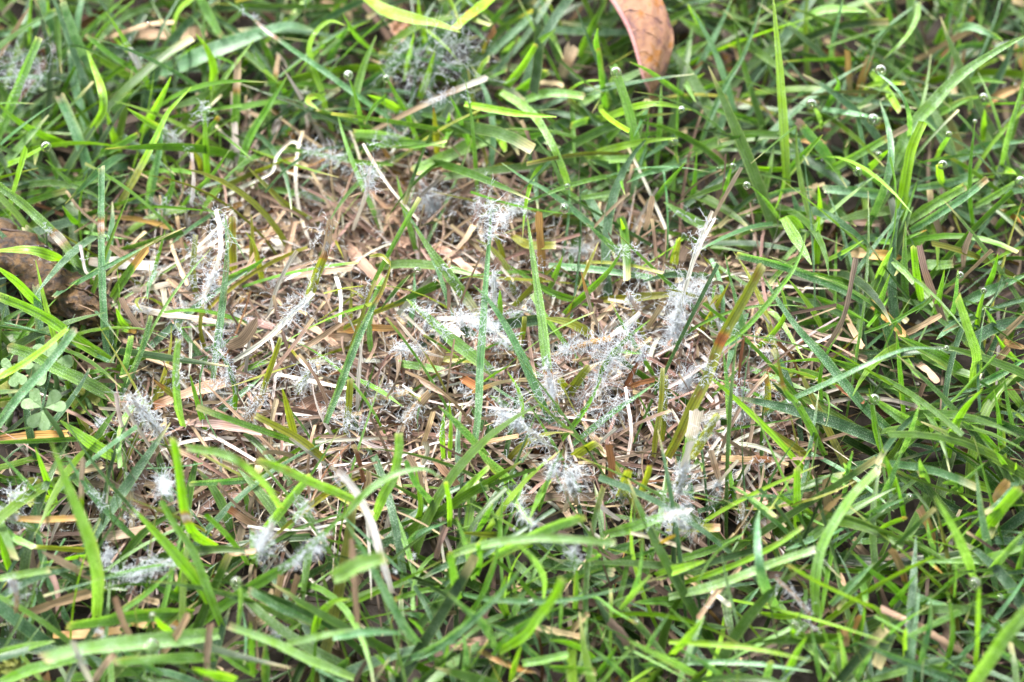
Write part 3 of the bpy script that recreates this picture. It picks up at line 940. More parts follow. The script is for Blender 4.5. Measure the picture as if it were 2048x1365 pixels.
BLADES['I'] = '''
l82 c z8,38 835,960 828,760 865,560 945,405 1050,252 1195,105 |tw.02| broad dewy blade arching up to a blunt cut end
b78 p z8,28,24 605,935 525,770 492,600 486,430 500,335 || broad dewy blade bent over like a tongue
l68 c z12,26 -30,848 200,790 400,722 600,642 825,570 |tw.03| long pale blade passing over the tongue-like blade
y47 c z9,24 -20,785 150,732 400,640 600,540 755,435 |ts.04
b52 p z9,17 900,475 770,525 650,575
y67 c z5,24 732,500 718,300 718,88 || straight lime stub with squared top
b57 p z16,26 915,892 1050,760 1172,645 || short frosted blade lying loose on top of the grass
y47 c z9,26 1490,1215 1310,1080 1200,925 1080,870 850,762 668,658 |ts.05| long thin lime blade reaching across with straw tip
g52 p z6,24 1425,955 1290,795 1150,690 1035,575
g67 c z8,18 1100,690 1115,790 1135,875 |ts.03
l72 p z16,46 1755,725 1685,540 1605,385 1528,262 || blurred pale blade leaning left above the others
l72 p z9,28 1780,770 1900,630 2080,430
b57 p z6,30 1885,810 1840,570 1800,350 1765,90
y110 c z7,30 1750,545 1850,405 1950,285 2025,205 |ts.03| fat lime blade widening to a torn end
l112 c z14,48 1730,1380 1850,1205 1950,1062 2080,920 || wide blurred pale blade at lawn front beside lime blade
y52 c z7,36 1762,1260 1775,1050 1782,775
b52 p z6,28 1415,1360 1458,1155 1498,1000 1502,820
g42 p z7,28 1570,1290 1625,1110 1625,955 1598,812
b62 p z10,20 1655,1345 1450,1262 1250,1182 1060,1105
y44 p z18,30 -30,1108 200,1120 500,1152 800,1218
y62 p z14,30 -10,1180 80,1082 168,975
b42 p z10,26 340,1360 200,1250 20,1145
b37 p z12,18 -20,1240 250,1228 500,1242 810,1285
y62 p z8,24 635,1360 700,1205 775,1075
b62 c z9,22 530,1370 548,1290 565,1225
y62 p z12,22 770,1078 700,1062 690,1000 || tiny lime leaf curled into a hook
y52 p z8,16 735,952 620,958 485,935
s30 c z12,20 800,950 700,830 598,735 || bare tan straw carrying sparse branching mould
s34 c z10,20 390,670 250,820 140,972
p52 c z5,16 1775,1225 1600,1120 1400,1000 1215,915 || long pinkish straw lying under green blades
a57 c z4,18 1365,790 1335,685 1275,565 |bg.15
s66 c z4,14 905,400 898,280 892,160
a40 p z6,22 770,480 880,350 985,245 |bg.5
a62 c z4,14 1545,570 1485,425 1435,325
y47 c z7,22 1145,505 1235,430 1358,378 |ts.08
b47 p z8,24 1070,405 1200,332 1362,265
l86 p z10,26 1480,185 1465,110 1440,40
b52 p z6,26 990,270 1012,120 1045,-10
g67 p z5,26 1305,260 1262,120 1215,-20
b52 p z5,26 1170,345 1250,200 1300,80 1335,-20
g47 p z6,26 1625,920 1640,780 1652,640
g47 p z6,22 1245,920 1340,810 1415,715
y57 c z9,14 1620,915 1540,912 1450,905
y42 c z6,24 1348,1230 1350,1120 1352,1035
a47 c z5,16 1058,1070 1068,1010 1080,955
w58 p z7,14 -30,385 40,360 110,332
o77 c z8,14 -40,440 100,440 265,442 |ts.12| olive straw with frayed rusty end on the patch rim
w27 c z8,16 245,195 310,120 375,45
s42 c z6,16 265,165 240,80 215,-10
s47 c z5,12 412,440 402,340 378,245
s52 c z8,14 275,35 420,42 565,45 |tr.3
g62 p z6,15 -20,640 200,575 410,475
b37 p z7,24 730,540 620,430 520,350 395,235
g40 p z6,18 700,310 780,380 880,430
g44 p z6,22 790,350 690,300 600,230
y40 p z6,18 830,380 740,320 600,260
g50 p z8,20 840,150 930,160 1020,200 |
l50 p z6,22 960,170 1010,110 990,60
g44 p z6,26 1350,400 1320,260 1300,150
k66 p z3,9 1400,430 1640,380 1840,370
b46 p z4,10 960,500 1100,520 1300,500
k70 p z3,8 1100,520 1140,420 1180,380
g42 p z6,18 1440,520 1500,640 1570,710 |ta.2
b42 p z6,20 1550,610 1500,520 1480,400
k66 p z2,8 900,760 960,640 1020,560
b60 p z3,8 1150,780 1220,700 1240,620
g40 p z5,20 1180,820 1220,780
g44 p z6,22 1520,860 1640,740 1720,670
l44 p z9,20 2060,770 1960,700 1800,640 1400,640
g42 p z6,24 1990,760 2030,640 2060,500
g46 p z8,22 2060,830 1950,840 1835,845
k70 p z3,9 1640,1090 1850,1080 2050,1060
b50 p z6,20 1360,810 1480,870 1600,890
g46 p z7,24 1650,940 1720,1010 1760,1090
g42 p z6,20 1850,1080 1900,1010 1830,950
k60 p z3,9 900,1100 1050,1060 1200,1060
g40 p z7,22 1080,960 1000,1070 880,1120
g44 p z6,22 1060,1120 1100,1000 1115,890
g44 p z5,20 1180,1180 1210,1080 1225,990
b46 p z6,22 1060,1346 1100,1260 1160,1180
g36 p z7,24 970,1346 920,1180 860,1000 |
b36 p z8,24 860,1346 830,1180 800,1010
b46 p z7,22 880,1346 930,1240 950,1170
k76 p z3,9 400,1130 600,1090 820,1080
k66 p z3,9 0,1000 150,1020 330,1030
b58 p z4,10 350,960 430,860 500,790
l44 p z8,26 960,1340 1000,1250 960,1040 |
g46 c z8,22 1030,1160 950,1150 860,1135
a46 c z6,18 1000,1160 1010,1090 990,1030
p34 c z4,9 1110,630 1250,620 1420,590
s44 c z4,8 560,140 640,160 720,170
p44 c z3,7 520,230 620,290 700,350
s50 c z5,11 840,230 800,250 760,240
p36 c z4,9 930,650 980,730 1000,780
w32 c z7,13 180,790 240,830 330,900
s50 c z4,8 60,720 120,760 150,800
p50 c z4,9 290,190 420,240 550,290
y60 p z8,18 -20,690 70,680 140,650
y62 p z8,22 1620,200 1720,290 1800,330
b42 p z7,24 1600,250 1700,160 1820,60
a60 c z6,24 1860,330 1900,240 1960,170 || amber torn blade strip behind the fat lime blade
g48 p z6,24 1690,240 1650,180 1570,180
y40 p z7,26 1990,140 2000,60
g44 p z7,24 1980,150 1930,60 1870,-20
k66 p z3,9 1800,480 1950,470 2060,440
b52 p z7,22 2060,1290 1960,1200 1820,1130
'''
# mould tufts: centre, radius, number of threads, optional far end of the strip it covers and height (z, mm); then its look
MOULD = {}
MOULD['A'] = '''
70,370 190 300 190,430 z20 | loose bluish-white mould web draped over straw at lawn edge
380,260 90 40
770,320 60 70 800,370 | short white fuzz on the bleached middle of a slim blade
1030,830 90 130 1110,900
1180,620 80 80
1480,100 55 45 1540,160 | white fuzz at a dead joint of a slender blade
910,1240 110 80 980,1260
1180,1160 60 50
1310,1290 110 90 1220,1330
230,1540 90 160 260,1500 z16 | violet-tinged mould wisp hanging by the curled brown leaf
280,1350 45 40
600,1360 60 14
1900,940 110 190 2080,1010 | thick mould coat along pale straw over bare soil
1810,1180 75 130 1810,1300 | white mould creeping down a thin stem by bare soil
20,480 110 60 120,470
930,350 40 25
1850,1330 70 60
'''
MOULD['B'] = '''
640,330 230 420 720,280 z21 | big grey cobweb of mould floating between lime blades
370,330 190 240 440,420 z18 | thin grey mould haze around a lime blade
590,560 70 110
330,870 90 130 180,850 | frosty mould band under a pale broad stub
130,990 110 130 200,1040
540,1280 160 420 600,1260 | large round coral-like mould tuft on pink straw
800,1170 80 120 830,1120
940,1270 140 380 | large bushy mould tuft beside the split pinkish straw
480,1030 60 60
1060,1230 40 30
720,560 40 30
'''
MOULD['C'] = '''
90,1240 60 40 160,1330
'''
MOULD['D'] = '''
800,480 70 120 | small star-shaped mould tuft at the end of a flat straw
1040,620 70 100
1200,260 90 130 1130,330
1260,380 100 170 1230,300 | dense mould sleeve on the hooked white straw
1340,560 120 170 1390,530
1290,700 90 140 1300,640
1320,840 100 180 1330,950 | dense mould sleeve at the foot of the tall dewy blade
830,1080 150 420 900,1140 | thick pale mould brush on slanting white straws near clover
580,1180 80 130 600,1140 | small mould plume on a short straw near clover
1050,860 75 110
1540,1020 110 150 1500,1000
1680,470 110 170 1700,420 | mould patch spreading on a crossing of straws
1810,330 90 120 1860,250
1560,370 70 80
1860,830 130 150 1990,840 | wispy mould sheet over flattened straw
1720,920 90 110
910,250 80 60
1060,440 80 60
1840,110 60 70 1880,30
1760,640 60 40
1230,120 110 90 1120,140
1960,1130 90 90
480,170 30 20
1220,980 70 60
'''
MOULD['E'] = '''
810,550 130 300 850,600 | large frosty mould ball where two pale blades meet
950,660 130 330 1000,730 | comb-like mould fringe along a thin white straw
890,350 90 150 900,280
1050,430 140 220 1080,470 | airy mould cloud beside a tall dewy blade
1220,900 120 360 1240,990 | dense mould collar round a dead section of tall blade
1290,730 75 120
1590,790 190 560 1640,820 | biggest fluffy white mould ball, sunburst shaped
1450,730 130 230 1490,760
380,730 110 230 360,700 | coral-like mould tuft on thin white straw in patch
250,970 130 190 310,1000 | mould tuft crowning a brown straw end
170,1150 120 160 120,1160
380,1120 100 120
730,830 100 110
880,830 70 90
1000,1060 130 230 1040,1020 | curling mould plume beside a thin lime blade
940,1140 100 260 990,1170 | bushy mould head on a white straw
1100,1240 130 260 1140,1270
1230,1130 100 110 1280,1160
1450,1010 130 150 1420,1050 | wide mould mesh between straws and brown stems
1580,1040 120 120 1640,1020
1720,130 100 150 1690,210 | mould fuzz on a slanting olive blade
1370,150 110 120 1440,150
1680,420 80 130
1780,340 120 90
500,590 130 170 560,600 | mould cushion with yellow blade tip poking out
640,590 80 110
640,390 80 60 560,400
110,390 70 80
540,300 70 60
1780,700 90 130
1930,650 110 180 1900,700
1160,240 50 60
570,1190 60 40
690,960 70 60
1500,1160 100 70
1900,1010 110 110
1990,280 60 40
30,1000 80 50
'''
MOULD['F'] = '''
180,340 190 560 150,390 | big fluffy mould clump on tall white straws
60,560 140 250 30,620
150,60 90 110 130,160
350,600 60 50
530,770 170 190 600,740 z9 | faint mould veil over dark soil
60,920 150 200
180,830 100 90
420,980 110 110
570,1040 100 110
380,1130 130 160 450,1170
230,1230 110 120
260,570 50 60
'''
MOULD['G'] = '''
50,290 110 300 90,330 | soft blurred mould brush on a straw at lawn edge
960,150 110 190 970,230 | blurred mould fringe behind the ringed lime blade
750,130 80 110
570,260 70 60
720,370 90 60
625,600 85 260 | round blurred mould puff stuck to the tall pale blade
920,600 110 180 880,640
770,770 110 290 830,740 | feathery blurred mould on a pale straw
1565,580 110 420 | dense white mould puff on an upright white straw
1840,570 90 200 1870,560 | second white mould puff near the square-cut stub
1720,640 80 130
1610,1040 60 190 1620,1080 | mould lining one side of a white straw
60,740 60 110
560,1040 50 50
1830,350 100 90 1800,310
80,1060 90 30
450,1190 50 60
1960,160 60 40
150,830 70 60
1640,560 30 20
'''
MOULD['H'] = '''
1010,210 110 280 1060,250 | spiky mould tuft behind crossing green blades
1060,350 100 140 1100,400
1390,90 130 300 1380,120 | mould tuft under a rusty blade end
1250,110 60 110
1620,250 90 140 1680,230 | mould tuft around the wide olive stub
1990,170 90 220 2000,240 | white mould fur on the tall stub
1960,400 130 250 2000,420 | soft mould spread under the pointed white tip
1330,590 80 90 | star-like mould spray below a pale blade
420,600 50 90 | tiny blurred mould speck on a blade
1190,50 80 80
310,690 40 40
1830,600 40 30
1310,210 60 40
1870,240 50 40
'''
MOULD['I'] = '''
90,170 100 130 150,130
240,280 90 120 270,230
60,400 110 200
380,390 80 60
690,790 100 44 760,880 | sparse branching mould threads on a bare tan straw
800,930 80 40 790,1000 | sparse violet-white mould sprays on straw end
510,60 50 40
190,860 40 12
1360,980 30 16 1360,1010
'''
# dew drops: place and radius on the same sheets
DROPS = {}
DROPS['A'] = '270,860 34|2040,440 30|870,140 14|1850,210 12'
DROPS['B'] = '42,440 18|268,462 24|1615,425 36|1945,832 26|1855,128 24|1330,1095 20|1285,1255 32|1990,668 22|1060,1222 22'
DROPS['C'] = '1210,410 34|805,610 32|1165,702 36|1095,752 18|1815,588 28|1605,785 20|1580,965 30|1075,1005 28|410,1097 24|472,1185 18|348,975 20|1270,1125 36|1190,900 24|2035,1075 36|40,668 24|5,835 22|1760,712 14|1210,12 18|260,985 16|1990,490 16'
DROPS['D'] = '40,415 16'
DROPS['E'] = '450,268 24|1365,258 12'
DROPS['F'] = '1685,295 24|1595,715 18|1810,385 20|740,1042 18|1995,1212 46|1170,1020 36'
DROPS['G'] = '1378,762 36|886,962 22|890,1142 46|1395,1155 20|145,185 22|1870,820 14'
DROPS['H'] = '1762,990 18|1120,890 24|285,1225 14|640,600 14'
DROPS['I'] = '1735,760 36|1905,860 24|490,950 22|720,1010 26|1410,250 20|950,1330 14|1050,420 14'

# ------------------------------------------------------------------ mesh helpers
def mesh_from(name, V, Q, tint=None, uvw=None, smooth=True, tris=None, across=None):
    """V (n,3), Q (k,4) quads, optional triangles; per-vertex tint RGBA and blade coordinates (mm)"""
    me = bpy.data.meshes.new(name)
    V = np.asarray(V, np.float32); Q = np.asarray(Q, np.int32).reshape(-1, 4)
    T = np.zeros((0, 3), np.int32) if tris is None else np.asarray(tris, np.int32).reshape(-1, 3)
    me.vertices.add(len(V)); me.vertices.foreach_set('co', V.ravel())
    idx = np.concatenate([Q.ravel(), T.ravel()])
    me.loops.add(len(idx)); me.loops.foreach_set('vertex_index', idx)
    starts = np.concatenate([np.arange(len(Q)) * 4, len(Q) * 4 + np.arange(len(T)) * 3]).astype(np.int32)
    tot = np.concatenate([np.full(len(Q), 4), np.full(len(T), 3)]).astype(np.int32)
    me.polygons.add(len(starts))
    me.polygons.foreach_set('loop_start', starts); me.polygons.foreach_set('loop_total', tot)
    if smooth:
        me.polygons.foreach_set('use_smooth', np.ones(len(starts), bool))
    if tint is not None:
        a = me.attributes.new('tint', 'FLOAT_COLOR', 'POINT'); a.data.foreach_set('color', np.asarray(tint, np.float32).ravel())
    if uvw is not None:
        a = me.attributes.new('blade_uv', 'FLOAT_VECTOR', 'POINT'); a.data.foreach_set('vector', np.asarray(uvw, np.float32).ravel())
    if across is not None:
        a = me.attributes.new('across', 'FLOAT', 'POINT'); a.data.foreach_set('value', np.asarray(across, np.float32).ravel())
    me.update(calc_edges=True)
    me.validate()
    return me


def link_obj(name, me, material=None, parent=None, loc=None, label=None, cat=None, group=None, kind=None):
    o = bpy.data.objects.new(name, me)
    C.objects.link(o)
    if material is not None and me is not None:
        me.materials.append(material)
    if loc is not None:
        o.location = loc
    if parent is not None:
        o.parent = parent
    for k, v in (('label', label), ('category', cat), ('group', group), ('kind', kind)):
        if v:
            o[k] = v
    return o


def grid_quads(nr, nc, off=0, closed=False):
    r = np.arange(nr - 1)[:, None]; k = nc if closed else nc - 1
    c = np.arange(k)[None, :]; c2 = (c + 1) % nc
    a = r * nc + c; b = r * nc + c2
    return (np.stack([a, b, b + nc, a + nc], -1).reshape(-1, 4) + off)


def spline(P, n):
    """centripetal Catmull-Rom through the rows of P, resampled evenly to n points"""
    P = np.asarray(P, float)
    if len(P) == 2:
        t = np.linspace(0, 1, n)[:, None]
        return P[0] * (1 - t) + P[1] * t
    Q = np.vstack([2 * P[0] - P[1], P, 2 * P[-1] - P[-2]])
    out = []
    for i in range(1, len(Q) - 2):
        t = np.linspace(0, 1, 24, endpoint=False)[:, None]
        a, b, c, d = Q[i - 1], Q[i], Q[i + 1], Q[i + 2]
        out.append(0.5 * (2 * b + (c - a) * t + (2 * a - 5 * b + 4 * c - d) * t ** 2 + (3 * b - a - 3 * c + d) * t ** 3))
    D = np.vstack(out + [P[-1:]])
    s = np.concatenate([[0], np.cumsum(np.linalg.norm(np.diff(D, axis=0), axis=1))])
    u = np.linspace(0, s[-1], n)
    return np.stack([np.interp(u, s, D[:, k]) for k in range(D.shape[1])], -1)


def norm(v):
    return v / np.maximum(np.linalg.norm(v, axis=-1, keepdims=True), 1e-12)


def tubes(paths, rad, sides=3):
    """paths (n,P,3), rad (n,P): thin round threads, one array of vertices and quads"""
    n, P, _ = paths.shape
    T = norm(np.gradient(paths, axis=1))
    ref = np.where(np.abs(T[..., 2:3]) > 0.8, np.array([1.0, 0, 0]), np.array([0, 0, 1.0]))
    A = norm(np.cross(T, ref)); B = np.cross(T, A)
    ang = np.arange(sides) * 2 * math.pi / sides
    V = paths[:, :, None, :] + rad[:, :, None, None] * (A[:, :, None, :] * np.cos(ang)[None, None, :, None] + B[:, :, None, :] * np.sin(ang)[None, None, :, None])
    q = grid_quads(P, sides, 0, True)
    Q = (np.arange(n) * P * sides)[:, None, None] + q[None]
    return V.reshape(-1, 3), Q.reshape(-1, 4)


COL = {  # base colours of living and dead tissue; k darkened to paint deep-turf shade
    'y': (0.190, 0.365, 0.004), 'g': (0.088, 0.215, 0.006), 'b': (0.055, 0.165, 0.052), 'l': (0.140, 0.285, 0.034),
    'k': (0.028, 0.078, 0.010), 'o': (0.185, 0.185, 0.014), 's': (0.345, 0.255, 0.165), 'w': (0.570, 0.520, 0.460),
    'p': (0.300, 0.200, 0.155), 'r': (0.200, 0.090, 0.042), 'a': (0.340, 0.195, 0.055)}
DEW = {'y': 0.35, 'g': 0.40, 'b': 0.95, 'l': 0.9, 'k': 0.25, 'o': 0.25}
DEADCOL = 'swpra'

# ------------------------------------------------------------------ ground
def soil_height(x, y):
    return 0.0009 * np.sin(x * 310 + 1.3) * np.cos(y * 270) + 0.0006 * np.sin(x * 820 + y * 640)

gx = np.concatenate([[-30, -6, -1.5, -0.5], np.linspace(-0.25, 0.25, 120), [0.5, 1.5, 6, 30]])
GX, GY = np.meshgrid(gx, gx)
near = (np.abs(GX) < 0.26) & (np.abs(GY) < 0.26)
GZ = np.where(near, soil_height(GX, GY) - 0.0008, -0.0012)
ground = link_obj('ground', mesh_from('ground', np.stack([GX, GY, GZ], -1).reshape(-1, 3), grid_quads(len(gx), len(gx))), M_SOIL, kind='structure')

# outline of the diseased patch, on the photograph
PATCH = np.array([(215, 590), (290, 440), (420, 350), (560, 285), (760, 285), (900, 350), (1080, 395), (1310, 470), (1490, 560), (1600, 670), (1640, 790),
                  (1570, 900), (1530, 1030), (1380, 1060), (1250, 1010), (1060, 960), (860, 940), (820, 1030), (600, 1070), (400, 1090), (150, 1110),
                  (30, 1060), (170, 960), (245, 820), (200, 700)], float)


def in_patch(xy, z=0.004):
    P = np.concatenate([xy, np.full((len(xy), 1), z)], 1)
    p = to_px(P)
    inside = np.zeros(len(p), bool)
    n = len(PATCH); j = n - 1
    for i in range(n):
        a, b = PATCH[i], PATCH[j]
        cond = ((a[1] > p[:, 1]) != (b[1] > p[:, 1])) & (p[:, 0] < (b[0] - a[0]) * (p[:, 1] - a[1]) / (b[1] - a[1] + 1e-9) + a[0])
        inside ^= cond; j = i
    return inside, p


# ------------------------------------------------------------------ one blade
def rgb(c):
    return np.array(COL[c])


class Blade:
    pass


def parse_line(sheet, line):
    f = [s.strip() for s in line.split('|')]
    head = f[0].split()
    b = Blade()
    b.sheet = sheet
    b.col = head[0][0]; b.w = float(head[0][1:]) * SK
    b.tip = head[1]
    zz = [float(v) / 1000 for v in head[2][1:].split(',')]
    ox, oy = SHEET[sheet]
    b.px = np.array([[ox + float(a) * SK, oy + float(c) * SK] for a, c in (t.split(',') for t in head[3:])])
    b.z = zz
    b.marks = f[1].split() if len(f) > 1 else []
    b.label = f[2] if len(f) > 2 and f[2] else None
    d = np.linalg.norm(np.diff(b.px, axis=0), axis=1)
    b.len_px = d.sum()
    b.dead = b.col in DEADCOL
    # centre line in space
    s = np.concatenate([[0], np.cumsum(d)]) / d.sum()
    if len(zz) == 2:
        z = zz[0] + (zz[1] - zz[0]) * s ** 0.85
    else:
        z = zz[0] * (1 - s) * (1 - 2 * s) + 4 * zz[1] * s * (1 - s) + zz[2] * s * (2 * s - 1)
    if b.dead:
        z = z + 0.0022
    b.pts = np.array([at(p[0], p[1], max(h, 0.0015)) for p, h in zip(b.px, z)])
    return b


def build_rows(b, r):
    """rows of five points across the blade, with colours and blade coordinates"""
    L = np.sum(np.linalg.norm(np.diff(b.pts, axis=0), axis=1))
    n = int(np.clip(L / 0.0009, 12, 60))
    P = spline(b.pts, n)
    # slight natural waviness
    t = np.linspace(0, 1, n)
    T = norm(np.gradient(P, axis=0))
    face = np.array([r.uniform(-0.35, 0.35), -0.55 + r.uniform(-0.3, 0.3), 0.85])
    N = norm(face[None] - (T @ face)[:, None] * T)
    S = np.cross(T, N)
    tw = r.uniform(-0.35, 0.35) + r.uniform(-0.5, 0.5) * t + 0.12 * np.sin(t * r.uniform(4, 9) + r.uniform(0, 6))
    c, s = np.cos(tw)[:, None], np.sin(tw)[:, None]
    S, N = S * c + N * s, N * c - S * s
    dep = (P - CAM) @ FWD
    W = b.w * 0.80 * dep / FPX / np.maximum(0.80, np.abs(c[:, 0]))
    prof = np.minimum(1, 0.72 + 0.28 * np.minimum(1, t / 0.25))
    if b.tip == 'p':
        k = 0.55 if not b.dead else 0.25
        prof = prof * np.clip((1.001 - t) / k, 0.02, 1) ** 0.62
    elif not b.dead:
        prof = prof * (1 - 0.26 * t ** 1.5)
    W = W * prof * (1 + 0.04 * np.sin(t * r.uniform(15, 40) + r.uniform(0, 6)))
    if b.dead:
        W = W * (1 + 0.10 * np.interp(t, np.linspace(0, 1, 9), r.normal(0, 1, 9)))
    u = np.array([-1, -0.5, 0, 0.5, 1.0])
    fold = r.uniform(0.12, 0.42) if not b.dead else r.uniform(-0.35, 0.45)
    rib = 0.10
    lift = fold * (np.abs(u) ** 1.3) + np.array([0, 0.02, -rib, 0.02, 0])
    half = (W / 2)[:, None]
    edge = 1 + (0.022 if not b.dead else 0.06) * r.normal(0, 1, (n, 5)) * (np.abs(u) > 0.9)
    V = P[:, None, :] + S[:, None, :] * (u * half * edge)[..., None] + N[:, None, :] * (lift * half)[..., None]
    # clipped end: ragged, torn along the veins
    if b.tip == 'c':
        step = np.linalg.norm(P[-1] - P[-2])
        jag = r.uniform(-0.5, 0.9, 5) * min(W[-1] * 0.32, step * 2.2)
        V[-1] += T[-1][None] * jag[:, None]
    # colour along the blade
    base = rgb(b.col) * r.uniform(0.82, 1.18) * np.array([r.uniform(0.90, 1.12), 1, r.uniform(0.85, 1.15)])
    colr = np.repeat(base[None], n, 0)
    dew = np.full(n, DEW.get(b.col, 0.0)) * r.uniform(0.6, 1.15)
    if not b.dead:
        colr = colr * (1 + 0.22 * np.clip(1 - t / 0.3, 0, 1)[:, None] * np.array([0.9, 0.5, 0.1]))
        if b.tip == 'p':
            q = np.clip((t - 0.86) / 0.14, 0, 1)[:, None] ** 2
            colr = colr * (1 - 0.5 * q) + 0.5 * q * np.array([0.34, 0.36, 0.06])
        elif r.random() < 0.8:
            q = np.clip((t - (1 - 0.0012 / L)) * L / 0.0012, 0, 1)[:, None]
            colr = colr * (1 - 0.8 * q) + 0.8 * q * np.array([0.60, 0.52, 0.33])
    cuts = []
    rust = np.array([0.34, 0.11, 0.018])
    for mk in b.marks:
        k = mk[0]
        if k == 't':
            cc, ln = rgb(mk[1]), float(mk[2:])
            q = np.clip((t - (1 - ln)) / 0.025, 0, 1)[:, None]
            colr = colr * (1 - q) + q * cc * r.uniform(0.85, 1.15)
            if ln > 0.05 and not b.dead:
                g = np.exp(-((t - (1 - ln)) / 0.028) ** 2)[:, None]
                colr = colr * (1 - 0.85 * g) + 0.85 * g * (rust if mk[1] != 'a' else np.array([0.42, 0.20, 0.03]))
            dew = dew * (1 - q[:, 0] * 0.8)
            if ln >= 0.08:
                cuts.append((1 - ln, 1.0, 'dried_tip'))
        elif k == 'm':
            i = 1
            while mk[i] in '.0123456789':
                i += 1
            pos, cc, ln = float(mk[1:i]), rgb(mk[i]), float(mk[i + 1:])
            q = np.clip((ln / 2 - np.abs(t - pos)) / 0.02 + 0.5, 0, 1)[:, None]
            colr = colr * (1 - q) + q * cc
            for e in (pos - ln / 2, pos + ln / 2):
                g = np.exp(-((t - e) / 0.016) ** 2)[:, None]
                colr = colr * (1 - 0.9 * g) + 0.9 * g * rust
            dew = dew * (1 - q[:, 0])
            cuts.append((pos - ln / 2, pos + ln / 2, 'dead_band'))
        elif k == 'b':
            cc, ln = rgb(mk[1]), float(mk[2:])
            q = np.clip((ln - t) / (0.3 * ln) + 0.5, 0, 1)[:, None]
            colr = colr * (1 - q) + q * cc
    col5 = np.repeat(colr[:, None, :], 5, 1)
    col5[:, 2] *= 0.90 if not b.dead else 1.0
    if b.col == 'a':                                       # amber turning tan and brown along its length
        q = np.clip(np.interp(t, np.linspace(0, 1, 5), r.uniform(-0.4, 1.1, 5)), 0, 1)[:, None, None]
        col5 = col5 * (1 - q) + q * np.array([0.36, 0.26, 0.15])
    if b.dead:
        fib = 1 + 0.16 * r.normal(0, 1, 5)
        col5 = col5 * np.clip(fib, 0.6, 1.4)[None, :, None]
        stain = np.clip(np.interp(t, np.linspace(0, 1, 7), r.normal(0, 1, 7)) - 0.7, 0, 1)[:, None, None]
        col5 = col5 * (1 - 0.6 * stain) + 0.6 * stain * np.array([0.27, 0.15, 0.085])
    if 'x' in b.marks:
        for _ in range(max(4, int(L / 0.006))):
            tc, uc = r.random(), r.uniform(-1, 1)
            g = np.exp(-((t[:, None] - tc) * L / 0.0011) ** 2 - ((u[None] - uc) / 0.5) ** 2)[..., None]
            col5 = col5 * (1 - 0.85 * g) + 0.85 * g * np.array([0.16, 0.055, 0.016])
    if (not b.dead) and r.random() < 0.22 and L > 0.012:     # one margin dying back yellow
        sd = 1 if r.random() < 0.5 else -1
        g = (np.clip(u * sd, 0, 1)[None] ** 2 * np.clip(np.interp(t, np.linspace(0, 1, 6), r.normal(0, 1, 6)), 0, 1)[:, None])[..., None]
        col5 = col5 * (1 - 0.6 * g) + 0.6 * g * np.array([0.42, 0.36, 0.10])
    tint = np.concatenate([np.clip(col5, 0.005, 0.85), np.repeat(np.clip(dew, 0, 1)[:, None, None], 5, 1)], -1)
    seed = r.uniform(0, 400)
    uvw = np.stack([np.broadcast_to(u * half * 1000, (n, 5)), np.broadcast_to((t * L * 1000)[:, None], (n, 5)) + seed, np.full((n, 5), seed * 0.37)], -1)
    return V, tint, uvw, t, cuts, L


def part_mesh(name, V, tint, uvw, org):
    n = len(V)
    return mesh_from(name, V.reshape(-1, 3) - org, grid_quads(n, 5), tint.reshape(-1, 4), uvw.reshape(-1, 3), across=np.tile([-1, -0.5, 0, 0.5, 1.0], n))


ALL = []
for sh in 'ABCDEFGHI':
    for line in BLADES[sh].strip().splitlines():
        ALL.append(parse_line(sh, line))
for i, b in enumerate(ALL):
    b.index = i
    p = b.px
    vis = np.clip((p[:, 0] > -20) & (p[:, 0] < PW + 20) & (p[:, 1] > -20) & (p[:, 1] < PH + 20), 0, 1).mean()
    b.area = b.len_px * b.w * vis * (0.35 + max(b.z) * 40)
    b.kind = 'straw' if b.dead else ('dying_grass_blade' if b.col == 'o' else 'grass_blade')
green = sorted([b for b in ALL if b.kind == 'grass_blade'], key=lambda b: (b.label is None, -b.area))
KEEP = 285
for b in green[KEEP:]:
    b.kind = 'mass'

# ------------------------------------------------------------------ labels that single out
HUE = {'y': 'lime green', 'g': 'mid green', 'b': 'dewy blue-green', 'l': 'pale frosted', 'k': 'dark green', 'o': 'olive', 's': 'tan', 'w': 'bleached white',
       'p': 'pinkish brown', 'r': 'rust brown', 'a': 'amber'}


def shape_words(b):
    px = b.w
    wd = 'thread-thin' if px < 11 else 'slender' if px < 15.5 else 'wide' if px > 27 else 'medium-wide'
    ln = b.len_px
    le = 'short' if ln < 70 else 'long' if ln > 190 else ''
    chord = np.linalg.norm(b.px[-1] - b.px[0])
    cv = b.len_px / max(chord, 1)
    sh = 'hooked' if cv > 1.35 else 'bowed' if cv > 1.06 else 'curved' if cv > 1.012 else 'straight'
    d = b.px[-1] - b.px[0]
    an = abs(math.degrees(math.atan2(-d[1], abs(d[0]) + 1e-6)))
    po = 'upright' if an > 62 else 'leaning' if an > 28 else 'lying'
    tp = 'clipped' if b.tip == 'c' else 'pointed'
    for m_ in b.marks:
        if m_[0] == 't' and float(m_[2:]) >= 0.03:
            tp = {'s': 'tan-tipped', 'w': 'white-tipped', 'a': 'amber-tipped', 'r': 'rust-tipped', 'p': 'pink-tipped', 'o': 'olive-tipped', 'y': 'yellow-tipped'}[m_[1]]
        if m_[0] == 'm':
            tp = 'banded'
        if m_[0] == 'x':
            tp = 'spotted'
    return wd, le, sh, po, tp


